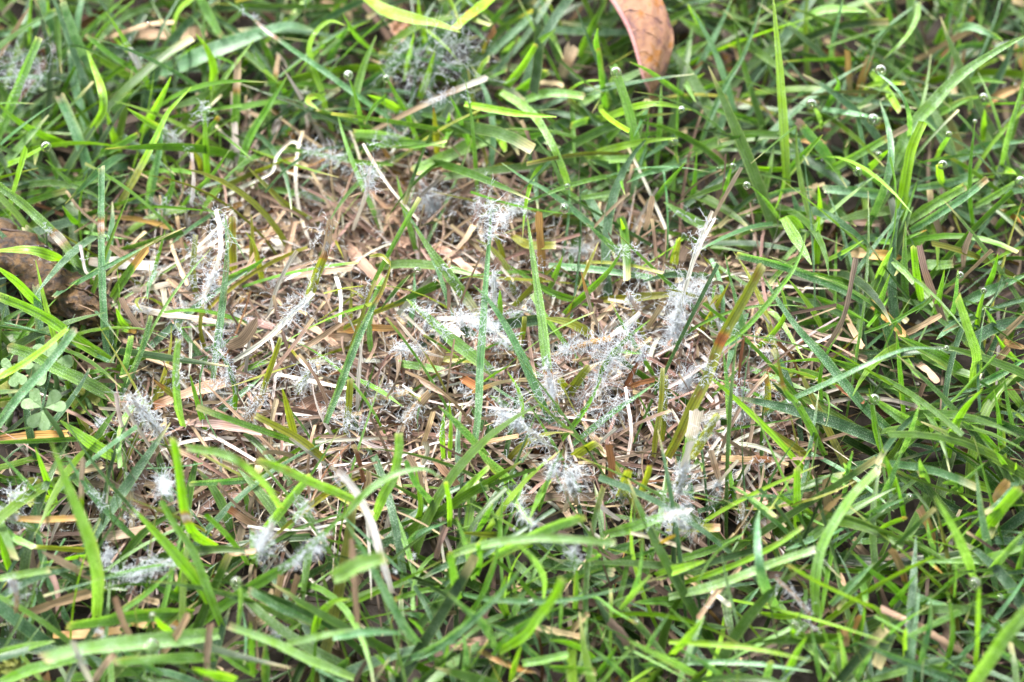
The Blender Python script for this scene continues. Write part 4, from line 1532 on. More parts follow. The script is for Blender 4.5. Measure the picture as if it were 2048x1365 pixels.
MARKS = [('the reddish leaf', 1300, 95), ('the curled brown leaf', 120, 580), ('the clover', 85, 790), ('the grey cobweb mould', 890, 110), ('the slanting bleached straw', 880, 180),
         ('the brown-jointed olive stem', 1437, 690), ('the sunburst mould ball', 1235, 725), ('the mould clump on tall straws', 1405, 575), ('the scaly tall lime blade', 1560, 200),
         ('the broad arching pale blade', 1880, 140), ('the cluster of dew drops', 1740, 240), ('the orange-tipped stub', 280, 510), ('the hooked white straw', 437, 520),
         ('the kinked white stem', 510, 360), ('the split pinkish straw', 965, 400), ('the tall dewy blade in the patch', 445, 600), ('the ringed lime blade', 358, 950),
         ('the tall blurred blade', 145, 1050), ('the bowed white straw', 735, 1060), ('the sickle-shaped blade', 930, 1230), ('the blunt-ended arching blade', 1660, 1060),
         ('the tongue-like blade', 1520, 1130), ('the fat torn lime blade', 2000, 1010), ('the frost-crusted blade', 1790, 820), ('the thin arching blade with droplet', 1700, 740),
         ('the dense mould puff', 535, 1100), ('the mould brush by the clover', 290, 825), ('the central mould fringe', 990, 680), ('the mould-collared blade', 1095, 770),
         ('the orange dead blade', 1740, 510), ('the bare soil hollow', 560, 410), ('the olive stubs', 1260, 950), ('the pointed white tip', 1350, 1030),
         ('the broad level green blade', 260, 1240), ('the yellow torn lime tip', 1840, 270), ('the rippled fat lime blade', 850, 40), ('the broad blue-green leaf', 520, 70),
         ('the white-banded slim blade', 270, 110), ('the steep lime blade', 1110, 1220), ('the wide front blade', 1990, 1290), ('the lime stub', 1595, 990),
         ('the long bleached sweep of straw', 560, 670), ('the spiky mould tuft', 1030, 980), ('the thick coral mould tuft', 870, 445)]
MP = np.array([(m_[1], m_[2]) for m_ in MARKS], float)


def near_marks(p, k=2):
    d = np.linalg.norm(MP - p, axis=1)
    return [MARKS[i][0] for i in np.argsort(d)[:k]]


NOUN = {'grass_blade': 'blade', 'dying_grass_blade': 'withered blade', 'straw': 'straw'}
named = [b for b in ALL if b.kind != 'mass']
seen = {}
for b in named:
    if b.label:
        seen[b.label] = b
for b in named:
    if b.label:
        continue
    wd, le, sh, po, tp = shape_words(b)
    mid = b.px[len(b.px) // 2]
    m1, m2 = near_marks(mid)
    hue = HUE[b.col]
    noun = NOUN[b.kind]
    opts = [f'{wd} {hue} {noun}, {sh} and {tp}, by {m1}',
            f'{wd} {hue} {noun}, {sh}, {po} and {tp}, by {m1}',
            f'{le} {wd} {hue} {noun}, {sh}, {po}, by {m1}'.strip(),
            f'{wd} {hue} {noun}, {sh}, between {m1} and {m2}',
            f'{le} {hue} {noun}, {po}, between {m1} and {m2}'.strip(),
            f'{hue} {noun}, {tp}, {po}, between {m1} and {m2}']
    opts = [o for o in opts if len(o.split()) <= 16]
    for o in opts:
        if o not in seen:
            b.label = o
            break
    else:
        b.label = opts[0]
    seen.setdefault(b.label, b)
GROUP = {'grass_blade': 'living grass blades', 'dying_grass_blade': 'dying olive grass blades', 'straw': 'dead straws in the turf'}

# ------------------------------------------------------------------ build them
BEADS = []
massV, massQ, massT, massU, massA, moff = [], [], [], [], [], 0
for b in ALL:
    r = np.random.default_rng(1000 + b.index)
    V, tint, uvw, t, cuts, L = build_rows(b, r)
    b.line3 = spline(b.pts, 24)
    b.line2 = to_px(b.line3)
    if not b.dead and b.col in 'bly' and b.area > 3000:        # where tiny beads of dew sit along the margins and on top
        k_ = int(L / 0.00045 * (0.55 if b.col != 'y' else 0.3))
        ri = r.integers(0, len(V) - 1, k_); ci = r.choice([0, 0, 1, 2, 3, 4, 4], k_)
        fr = r.random(k_)[:, None]
        BEADS.append(V[ri, ci] * (1 - fr) + V[ri + 1, ci] * fr)
    if b.kind == 'mass':
        massV.append(V.reshape(-1, 3)); massQ.append(grid_quads(len(V), 5, moff)); massT.append(tint.reshape(-1, 4)); massU.append(uvw.reshape(-1, 3)); massA.append(np.tile([-1, -0.5, 0, 0.5, 1.0], len(V)))
        moff += V.shape[0] * 5
        continue
    org = V[0, 2].copy()
    n = len(V)
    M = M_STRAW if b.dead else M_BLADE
    mask = np.zeros(n - 1, int)                        # which piece each step of the blade belongs to
    pieces = []
    for a, e, nm in cuts:
        i0, i1 = int(round(a * (n - 1))), int(round(e * (n - 1)))
        i0 = max(1, i0); i1 = min(n - 1, max(i1, i0 + 1))
        pieces.append((i0, i1, nm)); mask[i0:i1] = len(pieces)
    # living part: the runs left over
    Q = grid_quads(n, 5).reshape(n - 1, 4, 4)
    q0 = Q[mask == 0].reshape(-1, 4)
    used = np.unique(q0); remap = np.full(n * 5, -1); remap[used] = np.arange(len(used))
    me = mesh_from(b.kind, V.reshape(-1, 3)[used] - org, remap[q0], tint.reshape(-1, 4)[used], uvw.reshape(-1, 3)[used], across=np.tile([-1, -0.5, 0, 0.5, 1.0], n)[used])
    o = link_obj(b.kind, me, M, None, org, b.label, 'straw' if b.dead else 'grass blade', GROUP[b.kind])
    b.obj = o
    for i0, i1, nm in pieces:
        link_obj(nm, part_mesh(nm, V[i0:i1 + 1], tint[i0:i1 + 1], uvw[i0:i1 + 1], org), M_STRAW, o)


# ------------------------------------------------------------------ undergrowth that nobody could count
def scatter(n, accept, spread=(0.135, 0.125)):
    out = []
    tot = 0
    while tot < n:
        xy = np.stack([rng.uniform(-spread[0], spread[0], n), rng.uniform(-spread[1], spread[1] + 0.02, n)], -1)
        xy = xy[accept(xy)]
        out.append(xy); tot += len(xy)
    return np.concatenate(out)[:n]


def fill(n, xy, z0, L, th0, th1, W, cols, dews, cut, S=9, twist=0.8, wob=0.25):
    az = rng.uniform(0, 2 * math.pi, n)
    s = np.linspace(0, 1, S)
    th = th0[:, None] + (th1 - th0)[:, None] * s[None]
    azs = az[:, None] + rng.normal(0, wob, n)[:, None] * s[None] * 2
    D = np.stack([np.sin(th) * np.cos(azs), np.sin(th) * np.sin(azs), np.cos(th)], -1)
    step = (L / (S - 1))[:, None, None]
    P = np.concatenate([np.zeros((n, 1, 3)), np.cumsum(D[:, :-1] * step, 1)], 1)
    P[..., :2] += xy[:, None, :]
    P[..., 2] = np.maximum(P[..., 2] + z0[:, None], 0.0012 + 0.0008 * rng.random((n, 1)))
    T = norm(np.gradient(P, axis=1))
    face = np.array([0, -0.35, 0.95]) + rng.normal(0, 0.45, (n, 3))
    N = norm(face[:, None] - np.sum(T * face[:, None], -1, keepdims=True) * T)
    Sd = np.cross(T, N)
    tw = rng.normal(0, 0.4, n)[:, None] + rng.normal(0, twist, n)[:, None] * s[None]
    c, q = np.cos(tw)[..., None], np.sin(tw)[..., None]
    Sd, N = Sd * c + N * q, N * c - Sd * q
    prof = np.where(cut[:, None], np.minimum(1, 0.75 + s[None]), np.clip((1.002 - s[None]) / 0.35, 0.03, 1) ** 0.65)
    half = (W / 2)[:, None] * prof
    u = np.array([-1, 0, 1.0])
    fold = rng.uniform(0.1, 0.45, n)
    V = P[:, :, None] + Sd[:, :, None] * (u * half[..., None])[..., None] + N[:, :, None] * (np.abs(u)[None, None] * (half * fold[:, None])[..., None])[..., None]
    col = np.repeat(cols[:, None, :], S, 1)
    q = np.clip((s - 0.88) / 0.12, 0, 1)[None, :, None] * (rng.random(n) < 0.5)[:, None, None]
    col = col * (1 - 0.7 * q) + 0.7 * q * np.array([0.50, 0.40, 0.22])
    tint = np.concatenate([np.repeat(col[:, :, None, :], 3, 2), np.broadcast_to(dews[:, None, None, None], (n, S, 3, 1))], -1)
    seed = rng.uniform(0, 400, n)
    uvw = np.stack([np.broadcast_to(u * half[..., None] * 1000, (n, S, 3)), np.broadcast_to((s[None] * L[:, None] * 1000 + seed[:, None])[..., None], (n, S, 3)),
                    np.broadcast_to((seed * 0.37)[:, None, None], (n, S, 3))], -1)
    Q = (np.arange(n) * S * 3)[:, None, None] + grid_quads(S, 3)[None]
    return V.reshape(-1, 3), Q.reshape(-1, 4), tint.reshape(-1, 4), uvw.reshape(-1, 3)


def palette(n, codes, probs, var=0.18):
    k = rng.choice(len(codes), n, p=np.array(probs) / sum(probs))
    c = np.array([COL[x] for x in codes])[k]
    d = np.array([DEW.get(x, 0.0) for x in codes])[k]
    return c * rng.uniform(1 - var, 1 + var, (n, 1)) * rng.uniform(0.93, 1.07, (n, 3)), d * rng.uniform(0.4, 1.0, n)


def lawn_ok(frac):
    def f(xy):
        i, p = in_patch(xy, 0.008)
        return (~i) | (rng.random(len(xy)) < frac)
    return f


def patch_ok(out):
    def f(xy):
        i, p = in_patch(xy)
        hollow = ((p[:, 0] - 550) / 130) ** 2 + ((p[:, 1] - 415) / 75) ** 2 < 1      # little straw lies in the soil hollow
        return (i | (rng.random(len(xy)) < out)) & ~(hollow & (rng.random(len(xy)) < 0.6))
    return f


# deep layer, then middle layer of lawn; gap shade painted into their colours
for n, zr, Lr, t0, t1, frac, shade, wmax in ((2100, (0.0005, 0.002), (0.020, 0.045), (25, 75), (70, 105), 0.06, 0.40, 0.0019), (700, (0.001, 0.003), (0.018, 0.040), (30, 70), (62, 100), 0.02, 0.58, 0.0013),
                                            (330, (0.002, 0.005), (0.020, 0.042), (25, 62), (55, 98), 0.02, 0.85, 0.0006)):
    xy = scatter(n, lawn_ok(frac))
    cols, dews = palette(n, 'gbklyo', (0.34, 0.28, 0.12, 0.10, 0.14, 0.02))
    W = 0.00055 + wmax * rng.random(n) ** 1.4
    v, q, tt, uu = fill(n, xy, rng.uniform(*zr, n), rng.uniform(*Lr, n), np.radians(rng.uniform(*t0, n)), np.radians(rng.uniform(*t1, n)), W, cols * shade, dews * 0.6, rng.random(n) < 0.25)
    massV.append(v); massQ.append(q + moff); massT.append(tt); massU.append(uu); massA.append(np.tile([-1, 0, 1.0], len(v) // 3)); moff += len(v)
n = 85                                                     # thin half-dead shoots still standing in the patch
xy = scatter(n, patch_ok(0.0))
cols, dews = palette(n, 'olgb', (0.45, 0.2, 0.2, 0.15))
v, q, tt, uu = fill(n, xy, rng.uniform(0.001, 0.004, n), rng.uniform(0.016, 0.036, n), np.radians(rng.uniform(15, 65, n)), np.radians(rng.uniform(50, 100, n)), rng.uniform(0.0005, 0.0013, n), cols * 0.9, dews, rng.random(n) < 0.4)
massV.append(v); massQ.append(q + moff); massT.append(tt); massU.append(uu); massA.append(np.tile([-1, 0, 1.0], len(v) // 3)); moff += len(v)
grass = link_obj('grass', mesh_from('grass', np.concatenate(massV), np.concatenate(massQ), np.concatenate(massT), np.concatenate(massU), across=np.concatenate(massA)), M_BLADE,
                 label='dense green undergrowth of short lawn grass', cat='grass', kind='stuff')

sv, sq, st, su, soff = [], [], [], [], 0
for n, acc, Lr, Wr, zr, t0, t1 in ((1200, lawn_ok(1.0), (0.008, 0.030), (0.0004, 0.0018), (0.0008, 0.005), (60, 95), (75, 100)),
                                   (3300, patch_ok(0.04), (0.008, 0.034), (0.00025, 0.0008), (0.001, 0.0052), (62, 98), (75, 108)),
                                   (260, patch_ok(0.03), (0.008, 0.024), (0.0008, 0.0017), (0.001, 0.0045), (72, 95), (80, 100)),
                                   (200, patch_ok(0.05), (0.010, 0.024), (0.0004, 0.0009), (0.001, 0.004), (10, 55), (25, 75))):
    xy = scatter(n, acc)
    ins, _ = in_patch(xy)
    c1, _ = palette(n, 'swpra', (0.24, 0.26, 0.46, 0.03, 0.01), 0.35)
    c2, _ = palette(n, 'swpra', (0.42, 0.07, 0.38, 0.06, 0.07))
    cols = np.where(ins[:, None], c1 * 0.62, c2 * 0.24)  # straw under the lawn darkened in colour to imitate shade there
    v, q, tt, uu = fill(n, xy, rng.uniform(*zr, n), rng.uniform(*Lr, n), np.radians(rng.uniform(*t0, n)), np.radians(rng.uniform(*t1, n)), rng.uniform(*Wr, n), cols, np.zeros(n), rng.random(n) < 0.8, wob=0.35)
    sv.append(v); sq.append(q + soff); st.append(tt); su.append(uu); soff += len(v)
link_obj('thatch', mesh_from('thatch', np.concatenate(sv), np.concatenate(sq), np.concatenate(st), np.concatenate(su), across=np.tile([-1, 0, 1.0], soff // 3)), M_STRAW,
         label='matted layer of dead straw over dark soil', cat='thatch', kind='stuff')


# ------------------------------------------------------------------ things that cling to blades
def host_of(p, maxd=60):
    best = None
    for b in ALL:
        d = np.linalg.norm(b.line2 - p, axis=1)
        i = int(np.argmin(d))
        if d[i] > maxd:
            continue
        score = d[i] - b.line3[i, 2] * 450          # the topmost of those close by
        if best is None or score < best[0]:
            best = (score, b, i)
    return best


def threads(spine, rad, n, r, fine=1.0, loose=0.10):
    """branching hyphae growing outwards from points along a spine"""
    k = r.integers(0, len(spine), n)
    start = spine[k] + r.normal(0, rad * loose, (n, 3))
    ax_ = norm(spine[-1:] - spine[:1])
    D = r.normal(0, 1, (n, 3)) + np.array([0, -0.10, 0.25])
    D = norm(D - 0.65 * np.sum(D * ax_, -1, keepdims=True) * ax_)
    P = 8
    path = np.zeros((n, P, 3)); path[:, 0] = start
    ln = rad * np.clip(r.gamma(2.2, 0.30, n), 0.12, 1.7) / (P - 1)
    d = D.copy()
    for i in range(1, P):
        d = norm(d + r.normal(0, 0.30, (n, 3)) + np.array([0, 0, -0.03]))
        path[:, i] = path[:, i - 1] + d * ln[:, None]
    sets = [(path, 0.000048 * fine * np.linspace(1.25, 0.62, P)[None] * r.uniform(0.7, 1.4, (n, 1)) * r.uniform(0.65, 1.5, (n, P)))]
    # side branches
    nb = int(n * 2.2)
    kb = r.integers(0, n, nb); ib = r.integers(2, P - 1, nb)
    pb = np.zeros((nb, 4, 3)); pb[:, 0] = path[kb, ib]
    db = norm(norm(path[kb, ib] - path[kb, ib - 1]) + r.normal(0, 0.75, (nb, 3)))
    lb = ln[kb] * r.uniform(0.35, 0.9, nb)
    for i in range(1, 4):
        db = norm(db + r.normal(0, 0.4, (nb, 3)))
        pb[:, i] = pb[:, i - 1] + db * lb[:, None]
    sets.append((pb, 0.000038 * fine * np.linspace(1.15, 0.65, 4)[None] * r.uniform(0.7, 1.4, (nb, 1)) * r.uniform(0.7, 1.4, (nb, 4))))
    Vs, Qs, off = [], [], 0
    for p_, r_ in sets:
        v, q = tubes(p_, r_)
        Vs.append(v); Qs.append(q + off); off += len(v)
    V = np.concatenate(Vs)
    V[:, 2] = np.maximum(V[:, 2], 0.0006)
    return V, np.concatenate(Qs)


used_labels = set(b.label for b in named)


def pick(opts):
    opts = [o for o in opts if len(o.replace('-', ' ').split()) <= 16]
    return next((o for o in opts if o not in used_labels), opts[0])


mi = 0
for sh in 'ABCDEFGHI':
    ox, oy = SHEET[sh]
    for line in MOULD[sh].strip().splitlines():
        f = [s.strip() for s in line.split('|')]
        h = f[0].split()
        c = np.array([float(v) for v in h[0].split(',')]) * SK + (ox, oy)
        rad_px = float(h[1]) * SK
        n = int(h[2])
        c2 = np.array([float(v) for v in h[3].split(',')]) * SK + (ox, oy) if len(h) > 3 else c + np.array([8.0, 5.0])
        r = np.random.default_rng(5000 + mi); mi += 1
        zfix = next((float(v[1:]) / 1000 for v in h if v[0] == 'z'), None)
        h = [v for v in h if v[0] != 'z']
        ends = []
        hosts = []
        for p in (c, c2):
            if zfix:
                ends.append((p, zfix)); continue
            hst = host_of(p, 26)
            if hst is None:
                ends.append((p, 0.009)); continue
            ends.append((p, hst[1].line3[hst[2], 2])); hosts.append(hst[1])
        z = np.mean([e[1] for e in ends])
        zs = [0.6 * e[1] + 0.4 * z for e in ends]
        A = at(*ends[0][0], zs[0]); B = at(*ends[1][0], zs[1])
        tt = np.linspace(-0.15, 1.15, 14)[:, None]
        spine = A * (1 - tt) + B * tt
        dep = (A - CAM) @ FWD
        rad = 0.80 * rad_px * dep / FPX
        if hosts and not zfix:                              # sleeve along the blade or straw it feeds on
            sp = []
            for hb in dict.fromkeys(hosts):
                L3 = spline(hb.pts, 90)
                near_ = L3[np.linalg.norm(to_px(L3) - c, axis=1) < 1.05 * rad_px + 4]
                if len(near_):
                    sp.append(near_)
            if sp:
                own = np.concatenate(sp)
                spine = np.concatenate([own, spine[::2]])
                rad *= 0.92
        V, Q = threads(spine, rad * 1.0, max(10, int(min(n, 330) * (0.45 if zfix else 0.95))), r, 0.46 if zfix else 0.58, 0.42 if zfix else 0.10)
        lab = f[1] if len(f) > 1 else None
        if not lab:
            m1, m2 = near_marks(c)
            size = 'large' if rad_px > 42 else 'small' if rad_px < 26 else 'middling'
            dens = 'dense' if n / rad_px ** 2 > 0.11 else 'wispy' if n / rad_px ** 2 < 0.06 else 'loose'
            hn = (NOUN.get(hosts[0].kind, 'blade') if hosts else 'straw litter')
            hc = HUE[hosts[0].col] + ' ' if hosts else ''
            lab = pick((f'{size} {dens} white mould tuft on {hc}{hn}, by {m1}', f'{size} {dens} white mould between {m1} and {m2}', f'{dens} mould threads on {hc}{hn}, by {m2}',
                        f'{dens} white fuzz on {hc}{hn}, by {m1}', f'{size} fuzzy mould speck, by {m1}', f'{size} fuzzy mould speck, by {m2}'))
        used_labels.add(lab)
        link_obj('mould_tuft', mesh_from('mould_tuft', V - A, Q), M_HYPHAE, None, A, lab, 'mould', 'white mould tufts on the turf')

# a faint film of single threads creeping over the straw of the whole patch
n = 2600
xy = scatter(n, patch_ok(0.01))
pp = np.zeros((n, 6, 3)); pp[:, 0, :2] = xy; pp[:, 0, 2] = rng.uniform(0.003, 0.011, n)
d = norm(rng.normal(0, 1, (n, 3)))
for i in range(1, 6):
    d = norm(d + rng.normal(0, 0.45, (n, 3)))
    pp[:, i] = pp[:, i - 1] + d * (rng.uniform(0.0002, 0.0007, n))[:, None]
v, q = tubes(pp, 0.000036 * rng.uniform(0.6, 1.5, (n, 6)))
v[:, 2] = np.maximum(v[:, 2], 0.001)
link_obj('mould', mesh_from('mould', v, q), M_HYPHAE, label='faint film of white mould threads over the dead patch', cat='mould', kind='stuff')

# dew too fine to count: beads along blade margins
BP = np.concatenate(BEADS)
BP = BP[rng.permutation(len(BP))[:5200]]
br = 0.00006 + 0.00013 * rng.random(len(BP)) ** 2.5
ph = np.linspace(0.02, math.pi - 0.02, 5)[:, None]; th = np.linspace(0, 2 * math.pi, 7, endpoint=False)[None]
unit = np.stack([np.sin(ph) * np.cos(th), np.sin(ph) * np.sin(th), np.cos(ph) * np.ones_like(th)], -1).reshape(-1, 3)
v = (BP[:, None] + np.array([0, 0, 0.00004]) + unit[None] * br[:, None, None]).reshape(-1, 3)
q = ((np.arange(len(BP)) * 35)[:, None, None] + grid_quads(5, 7, 0, True)[None]).reshape(-1, 4)
link_obj('dew', mesh_from('dew', v, q), M_WATER, label='fine dew beads along the grass blades', cat='dew', kind='stuff')

# dew drops
NT, NP = 20, 14
di = 0
for sh in 'ABCDEFGHI':
    ox, oy = SHEET[sh]
    for ent in DROPS[sh].split('|'):
        a, rr = ent.split()
        c = np.array([float(v) for v in a.split(',')]) * SK + (ox, oy)
        r = np.random.default_rng(9000 + di); di += 1
        hst = host_of(c, 34)
        z = hst[1].line3[hst[2], 2] + 0.0006 if hst else 0.014
        P = at(*c, z)
        rad = float(rr) * SK * ((P - CAM) @ FWD) / FPX
        if hst:                                            # clings to its blade
            L3 = spline(hst[1].pts, 120)
            hp_ = L3[np.argmin(np.linalg.norm(to_px(L3) - c, axis=1))]
            off_ = P - hp_
            P = hp_ + off_ * min(1.0, 0.75 * rad / max(np.linalg.norm(off_), 1e-6))
        ph = np.linspace(0, math.pi, NP)[:, None]; th = np.linspace(0, 2 * math.pi, NT, endpoint=False)[None]
        sq_ = 1 + 0.06 * np.cos(ph)                       # sags a little
        X = np.stack([np.sin(ph) * np.cos(th) * sq_ ** -1, np.sin(ph) * np.sin(th) * sq_ ** -1, np.cos(ph) * 0.97 * np.ones_like(th)], -1) * rad
        X *= np.array([r.uniform(0.94, 1.06), r.uniform(0.94, 1.06), r.uniform(0.92, 1.02)])
        me = mesh_from('dew_drop', X.reshape(-1, 3), grid_quads(NP, NT, 0, True))
        size = 'large' if float(rr) > 30 else 'small' if float(rr) < 19 else 'medium'
        m1, m2 = near_marks(c)
        hb = hst[1] if hst else None
        hn = (HUE[hb.col] + ' ' + NOUN.get(hb.kind, 'blade')) if hb else 'grass'
        lab = pick((f'{size} clear dew drop on {hn} by {m1}', f'{size} dew drop between {m1} and {m2}', f'{size} dew drop on {hn} by {m2}', f'{size} clear dew drop, by {m1}', f'{size} clear dew drop, by {m2}'))
        used_labels.add(lab)
        link_obj('dew_drop', me, M_WATER, None, P, lab, 'dew drop', 'dew drops on the grass')


# ------------------------------------------------------------------ fallen leaves and clover
def sheet_mesh(name, G, org, shade=None):
    nr, nc, _ = G.shape
    col = np.ones((nr, nc, 4)) if shade is None else np.concatenate([np.broadcast_to(shade, (nr, nc, 3)), np.ones((nr, nc, 1))], -1)
    return mesh_from(name, G.reshape(-1, 3) - org, grid_quads(nr, nc), col.reshape(-1, 4))


def tube_mesh(name, pts, r0, r1, org, sides=8):
    P = spline(pts, 22)[None]
    v, q = tubes(P, np.linspace(r0, r1, 22)[None], sides)
    return mesh_from(name, v - org, q, np.ones((len(v), 4)))


# russet leaf, folded along its midrib, hanging into the lawn
ox, oy = SHEET['B']
def bp(x, y, z):
    return at(ox + x * SK, oy + y * SK, z)
lefts = [(1330, -420, .030), (1400, -300, .032), (1500, -140, .031), (1600, 10, .029), (1690, 170, .026), (1740, 320, .023), (1775, 460, .020), (1812, 535, .017)]
rights = [(1345, -425, .029), (1560, -400, .027), (1720, -240, .026), (1880, 0, .025), (1952, 200, .022), (1925, 370, .019), (1870, 490, .017), (1826, 537, .0165)]
Lp = spline([bp(*p) for p in lefts], 40); Rp = spline([bp(*p) for p in rights], 40)
uu = np.linspace(0, 1, 14)
G = Lp[:, None] * (1 - uu)[None, :, None] + Rp[:, None] * uu[None, :, None]
wd = np.linalg.norm(Rp - Lp, axis=1)[:, None]
G[..., 2] += 0.16 * wd * np.sin(uu * math.pi)[None] + 0.00035 * np.sin(uu * 22 + np.linspace(0, 30, 40)[:, None]) * uu[None]
org = Lp[20].copy()
leaf = link_obj('fallen_leaf', None, None, None, org, 'reddish-brown fallen leaf folded along its pink midrib, tip down in grass', 'leaf')
link_obj('lamina', sheet_mesh('lamina', G, org), M_REDLEAF, leaf)
G2 = Lp[:, None] * (1 - uu)[None, :, None] + (Rp * 0.72 + Lp * 0.28 + np.array([0.0, 0.002, -0.008]))[:, None] * uu[None, :, None]
G2[..., 2] -= 0.12 * wd * np.sin(uu * math.pi)[None] + 0.0004
link_obj('folded_lamina', sheet_mesh('folded_lamina', G2, org), M_REDLEAF, leaf)
M_RIB = leaf_material('pink_midrib', [(0.46, 0.22, 0.22), (0.52, 0.28, 0.26)], (0.40, 0.20, 0.2), 300)
link_obj('midrib', tube_mesh('midrib', Lp[::3] + np.array([0, 0, 0.0001]), 0.0009, 0.00025, org), M_RIB, leaf)
for k in range(7, 36, 4):                                  # side veins
    vv = np.array([G[min(39, k + int(j * 0.45)), j] + np.array([0, 0, 0.00012]) for j in range(0, 14, 2)])
    link_obj('vein', tube_mesh('vein', vv - (0, 0, 0.00010), 0.00012, 0.00005, org, 5), M_REDLEAF, leaf)

# curled brown leaf, rolled up lengthwise
ox, oy = SHEET['D']
ax = spline([at(ox + x * SK, oy + y * SK, z) for x, y, z in ((-400, -110, .011), (-160, 40, .012), (40, 170, .013), (220, 300, .0135), (390, 430, .013), (520, 500, .012), (605, 535, .0105))], 46)
T = norm(np.gradient(ax, axis=0))
S_ = norm(np.cross(T, np.array([0, 0, 1.0]))); N_ = np.cross(S_, T)
tt = np.linspace(0, 1, 46)
rad = np.interp(tt, [0, 0.12, 0.4, 0.6, 0.78, 0.9, 1.0], [0.0010, 0.0038, 0.0060, 0.0058, 0.0048, 0.0050, 0.0034])
na = 34
r = np.random.default_rng(77)
ang = np.linspace(R(-75), R(255), na)
spi = np.linspace(0.62, 1.12, na)
crk = np.stack([np.interp(tt, np.linspace(0, 1, 17), r.normal(0, 1, 17)) for _ in range(8)], 1)
crk = np.stack([np.interp(np.linspace(0, 7, na), np.arange(8), crk[i]) for i in range(46)], 0)
crk2 = r.normal(0, 1, (46, na)); crk2 = (crk2 + np.roll(crk2, 1, 0) + np.roll(crk2, 1, 1)) / 1.7
rr_ = rad[:, None] * spi[None] * (1 + 0.15 * crk + 0.035 * crk2)
G = ax[:, None] + S_[:, None] * (np.cos(ang)[None] * rr_)[..., None] + N_[:, None] * (np.sin(ang)[None] * rr_ * 0.82)[..., None]
G += 0.00035 * r.normal(0, 1, (46, na, 3)) * np.linspace(0.3, 1, 46)[:, None, None]
G[..., 2] = np.maximum(G[..., 2], 0.0016)
org = ax[23].copy()
leaf = link_obj('curled_leaf', None, None, None, org, 'curled brown dead leaf with dark blotches lying at the lawn edge', 'leaf')
link_obj('lamina', sheet_mesh('lamina', G, org), M_CURL, leaf)
k90 = int(na * 0.55)
link_obj('midrib', tube_mesh('midrib', G[::4, k90] + np.array([0, 0, 0.0002]), 0.0005, 0.0002, org), M_CURL, leaf)
for k in range(12, 44, 7):
    vv = np.array([G[min(45, k + int(j * 0.5)), min(na - 1, k90 + j)] + np.array([0, 0, 0.00018]) for j in range(0, 12, 2)])
    link_obj('vein', tube_mesh('vein', vv, 0.00025, 0.0001, org, 5), M_DARKLEAF, leaf)


def leaf_scrap(name, pts, width, material, label, seed, fold=0.3):
    r = np.random.default_rng(seed)
    P = spline([at(ox + x * SK, oy + y * SK, z) for x, y, z in pts], 16)
    T = norm(np.gradient(P, axis=0)); S = norm(np.cross(T, np.array([0, -0.4, 1.0]))); N = np.cross(S, T)
    t = np.linspace(0, 1, 16); u = np.linspace(-1, 1, 9)
    w = width * SK * DIST / FPX / 2 * (0.35 + 0.65 * np.sin(math.pi * np.clip(t * 0.9 + 0.08, 0, 1))) * (1 + 0.2 * r.normal(0, 1, 16))
    G = P[:, None] + S[:, None] * (u[None] * w[:, None])[..., None] + N[:, None] * (fold * u[None] ** 2 * w[:, None])[..., None] + r.normal(0, 0.0003, (16, 9, 3))
    G[..., 2] = np.maximum(G[..., 2], 0.0012)
    link_obj(name, sheet_mesh(name, G, P[0]), material, None, P[0], label, 'leaf')


leaf_scrap('withered_leaf', [(180, 150, .008), (260, 230, .007), (340, 330, .005)], 150, M_DARKLEAF, 'blackish withered leaf scrap tucked behind the curled brown leaf', 3)
leaf_scrap('withered_leaf', [(470, 1090, .006), (510, 1130, .005), (540, 1170, .004)], 70, M_DARKLEAF, 'crumpled dark brown leaf bit beside the yellowing clover', 4, 0.7)
leaf_scrap('withered_leaf', [(20, 1010, .004), (120, 1120, .004), (200, 1180, .004)], 90, M_DARKLEAF, 'dark rotting leaf bit under the clover', 5, 0.4)
ox, oy = SHEET['B']
leaf_scrap('withered_leaf', [(310, 130, .008), (400, 220, .008), (480, 290, .006)], 110, M_REDLEAF, 'small pinkish dead leaf under the grey cobweb mould', 6, 0.4)
ox, oy = SHEET['G']
leaf_scrap('withered_leaf', [(60, 260, .006), (190, 240, .007), (300, 260, .006)], 130, M_CLOVERY, 'brown-speckled yellowish leaf low beside the tall blurred blade', 8, 0.4)
leaf_scrap('withered_leaf', [(10, 1230, .010), (90, 1270, .010), (180, 1290, .009)], 100, M_CLOVERY, 'yellow spotted leaf scrap under the broad clipped blades', 9, 0.4)

# clover: three heart-shaped leaflets on a stalk
ox, oy = SHEET['D']
hp = []
for k in range(25):
    a = k / 24 * 2 * math.pi
    x_ = 16 * math.sin(a) ** 3; y_ = 13 * math.cos(a) - 5 * math.cos(2 * a) - 2 * math.cos(3 * a) - math.cos(4 * a)
    hp.append((x_ / 17, (y_ + 17) / 29))
hp = np.array(hp[:-1])


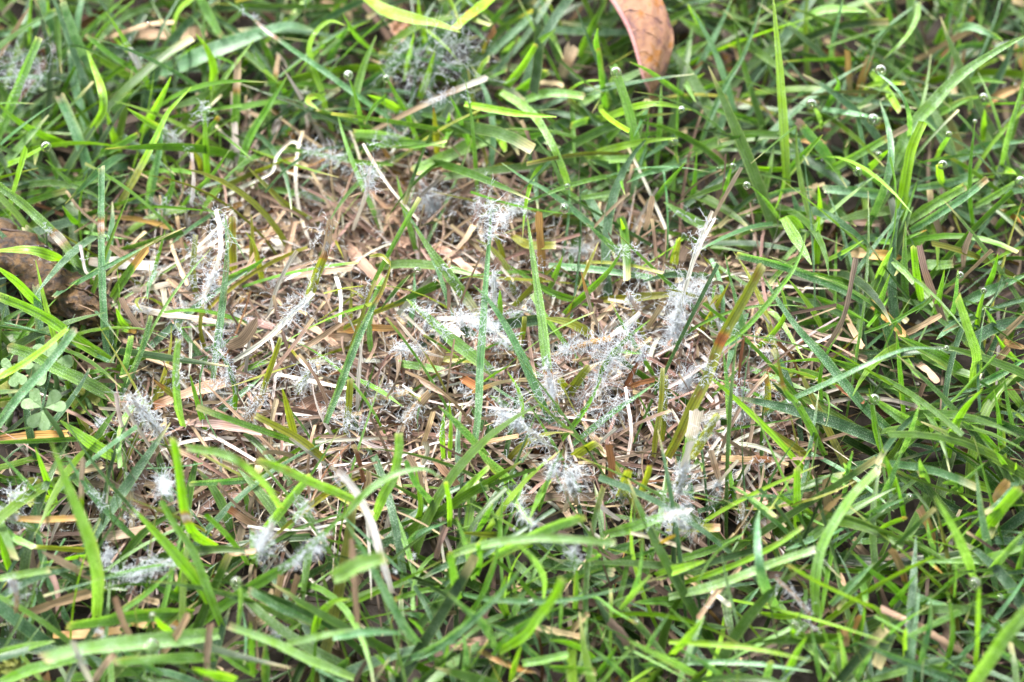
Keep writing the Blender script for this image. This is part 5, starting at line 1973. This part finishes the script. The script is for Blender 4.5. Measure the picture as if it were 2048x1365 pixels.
def clover(cx, cy, z, size, ang, tiltx, material, label, sx, sy, seed):
    r = np.random.default_rng(seed)
    c = at(ox + cx * SK, oy + cy * SK, z)
    root = link_obj('clover', None, None, None, c, label, 'clover', 'clover leaves at the lawn edge')
    s = 0.82 * size * SK * DIST / FPX
    rings = [0.02, 0.35, 0.7, 1.0]
    for k in range(3):
        a = ang + k * 2 * math.pi / 3 + r.normal(0, 0.08)
        V = []
        for q in rings:
            for x_, y_ in hp:
                cxm, cym = 0.0, 0.5
                px, py = cxm + (x_ - cxm) * q, (cym + (y_ - cym) * q) * 0.96 + 0.04
                zz = 0.22 * abs(px) + 0.10 * py - 0.18 * py ** 2 + r.normal(0, 0.012)
                V.append((px * 0.60, py, zz))
        V = np.array(V) * s
        ca, sa = math.cos(a), math.sin(a)
        W_ = np.stack([V[:, 0] * ca - V[:, 1] * sa, V[:, 0] * sa + V[:, 1] * ca, V[:, 2]], -1)
        ct, st_ = math.cos(tiltx), math.sin(tiltx)
        W_ = np.stack([W_[:, 0], W_[:, 1] * ct - W_[:, 2] * st_, W_[:, 1] * st_ + W_[:, 2] * ct], -1)
        nh = len(hp)
        sh_ = np.ones((len(V), 4)); sh_[:, :3] *= r.uniform(0.85, 1.15)
        link_obj('leaflet', mesh_from('leaflet', W_, grid_quads(len(rings), nh, 0, True), sh_), material, root)
    e = at(ox + sx * SK, oy + sy * SK, 0.002)
    mid = (c + e) / 2 + np.array([0.001, -0.001, 0.002])
    link_obj('stalk', tube_mesh('stalk', np.array([c - (0, 0, .0002), mid, e]), 0.00045, 0.0006, c, 7), M_STALK, root)


clover(255, 1075, .021, 150, R(52), R(22), M_CLOVER, 'pale green clover leaf with three dewy hearts on a slanting stalk', 400, 1346, 1)
clover(290, 815, .014, 165, R(15), R(20), M_CLOVER, 'larger pale clover leaf half hidden behind crossing blades', 330, 1000, 2)
clover(95, 850, .015, 120, R(70), R(15), M_CLOVER, 'whitish clover leaf peeping out beneath the lime blade', 60, 1100, 3)
clover(60, 985, .010, 120, R(40), R(18), M_CLOVERY, 'yellow-green clover leaf lying low at the lawn edge', 40, 1200, 4)
clover(385, 945, .006, 125, R(10), R(10), M_CLOVER, 'small dull clover leaf in the shade under the broad blade', 360, 1050, 5)
clover(500, 1010, .009, 115, R(30), R(25), M_CLOVERY, 'yellowing clover leaf with brown blotches', 520, 1150, 6)
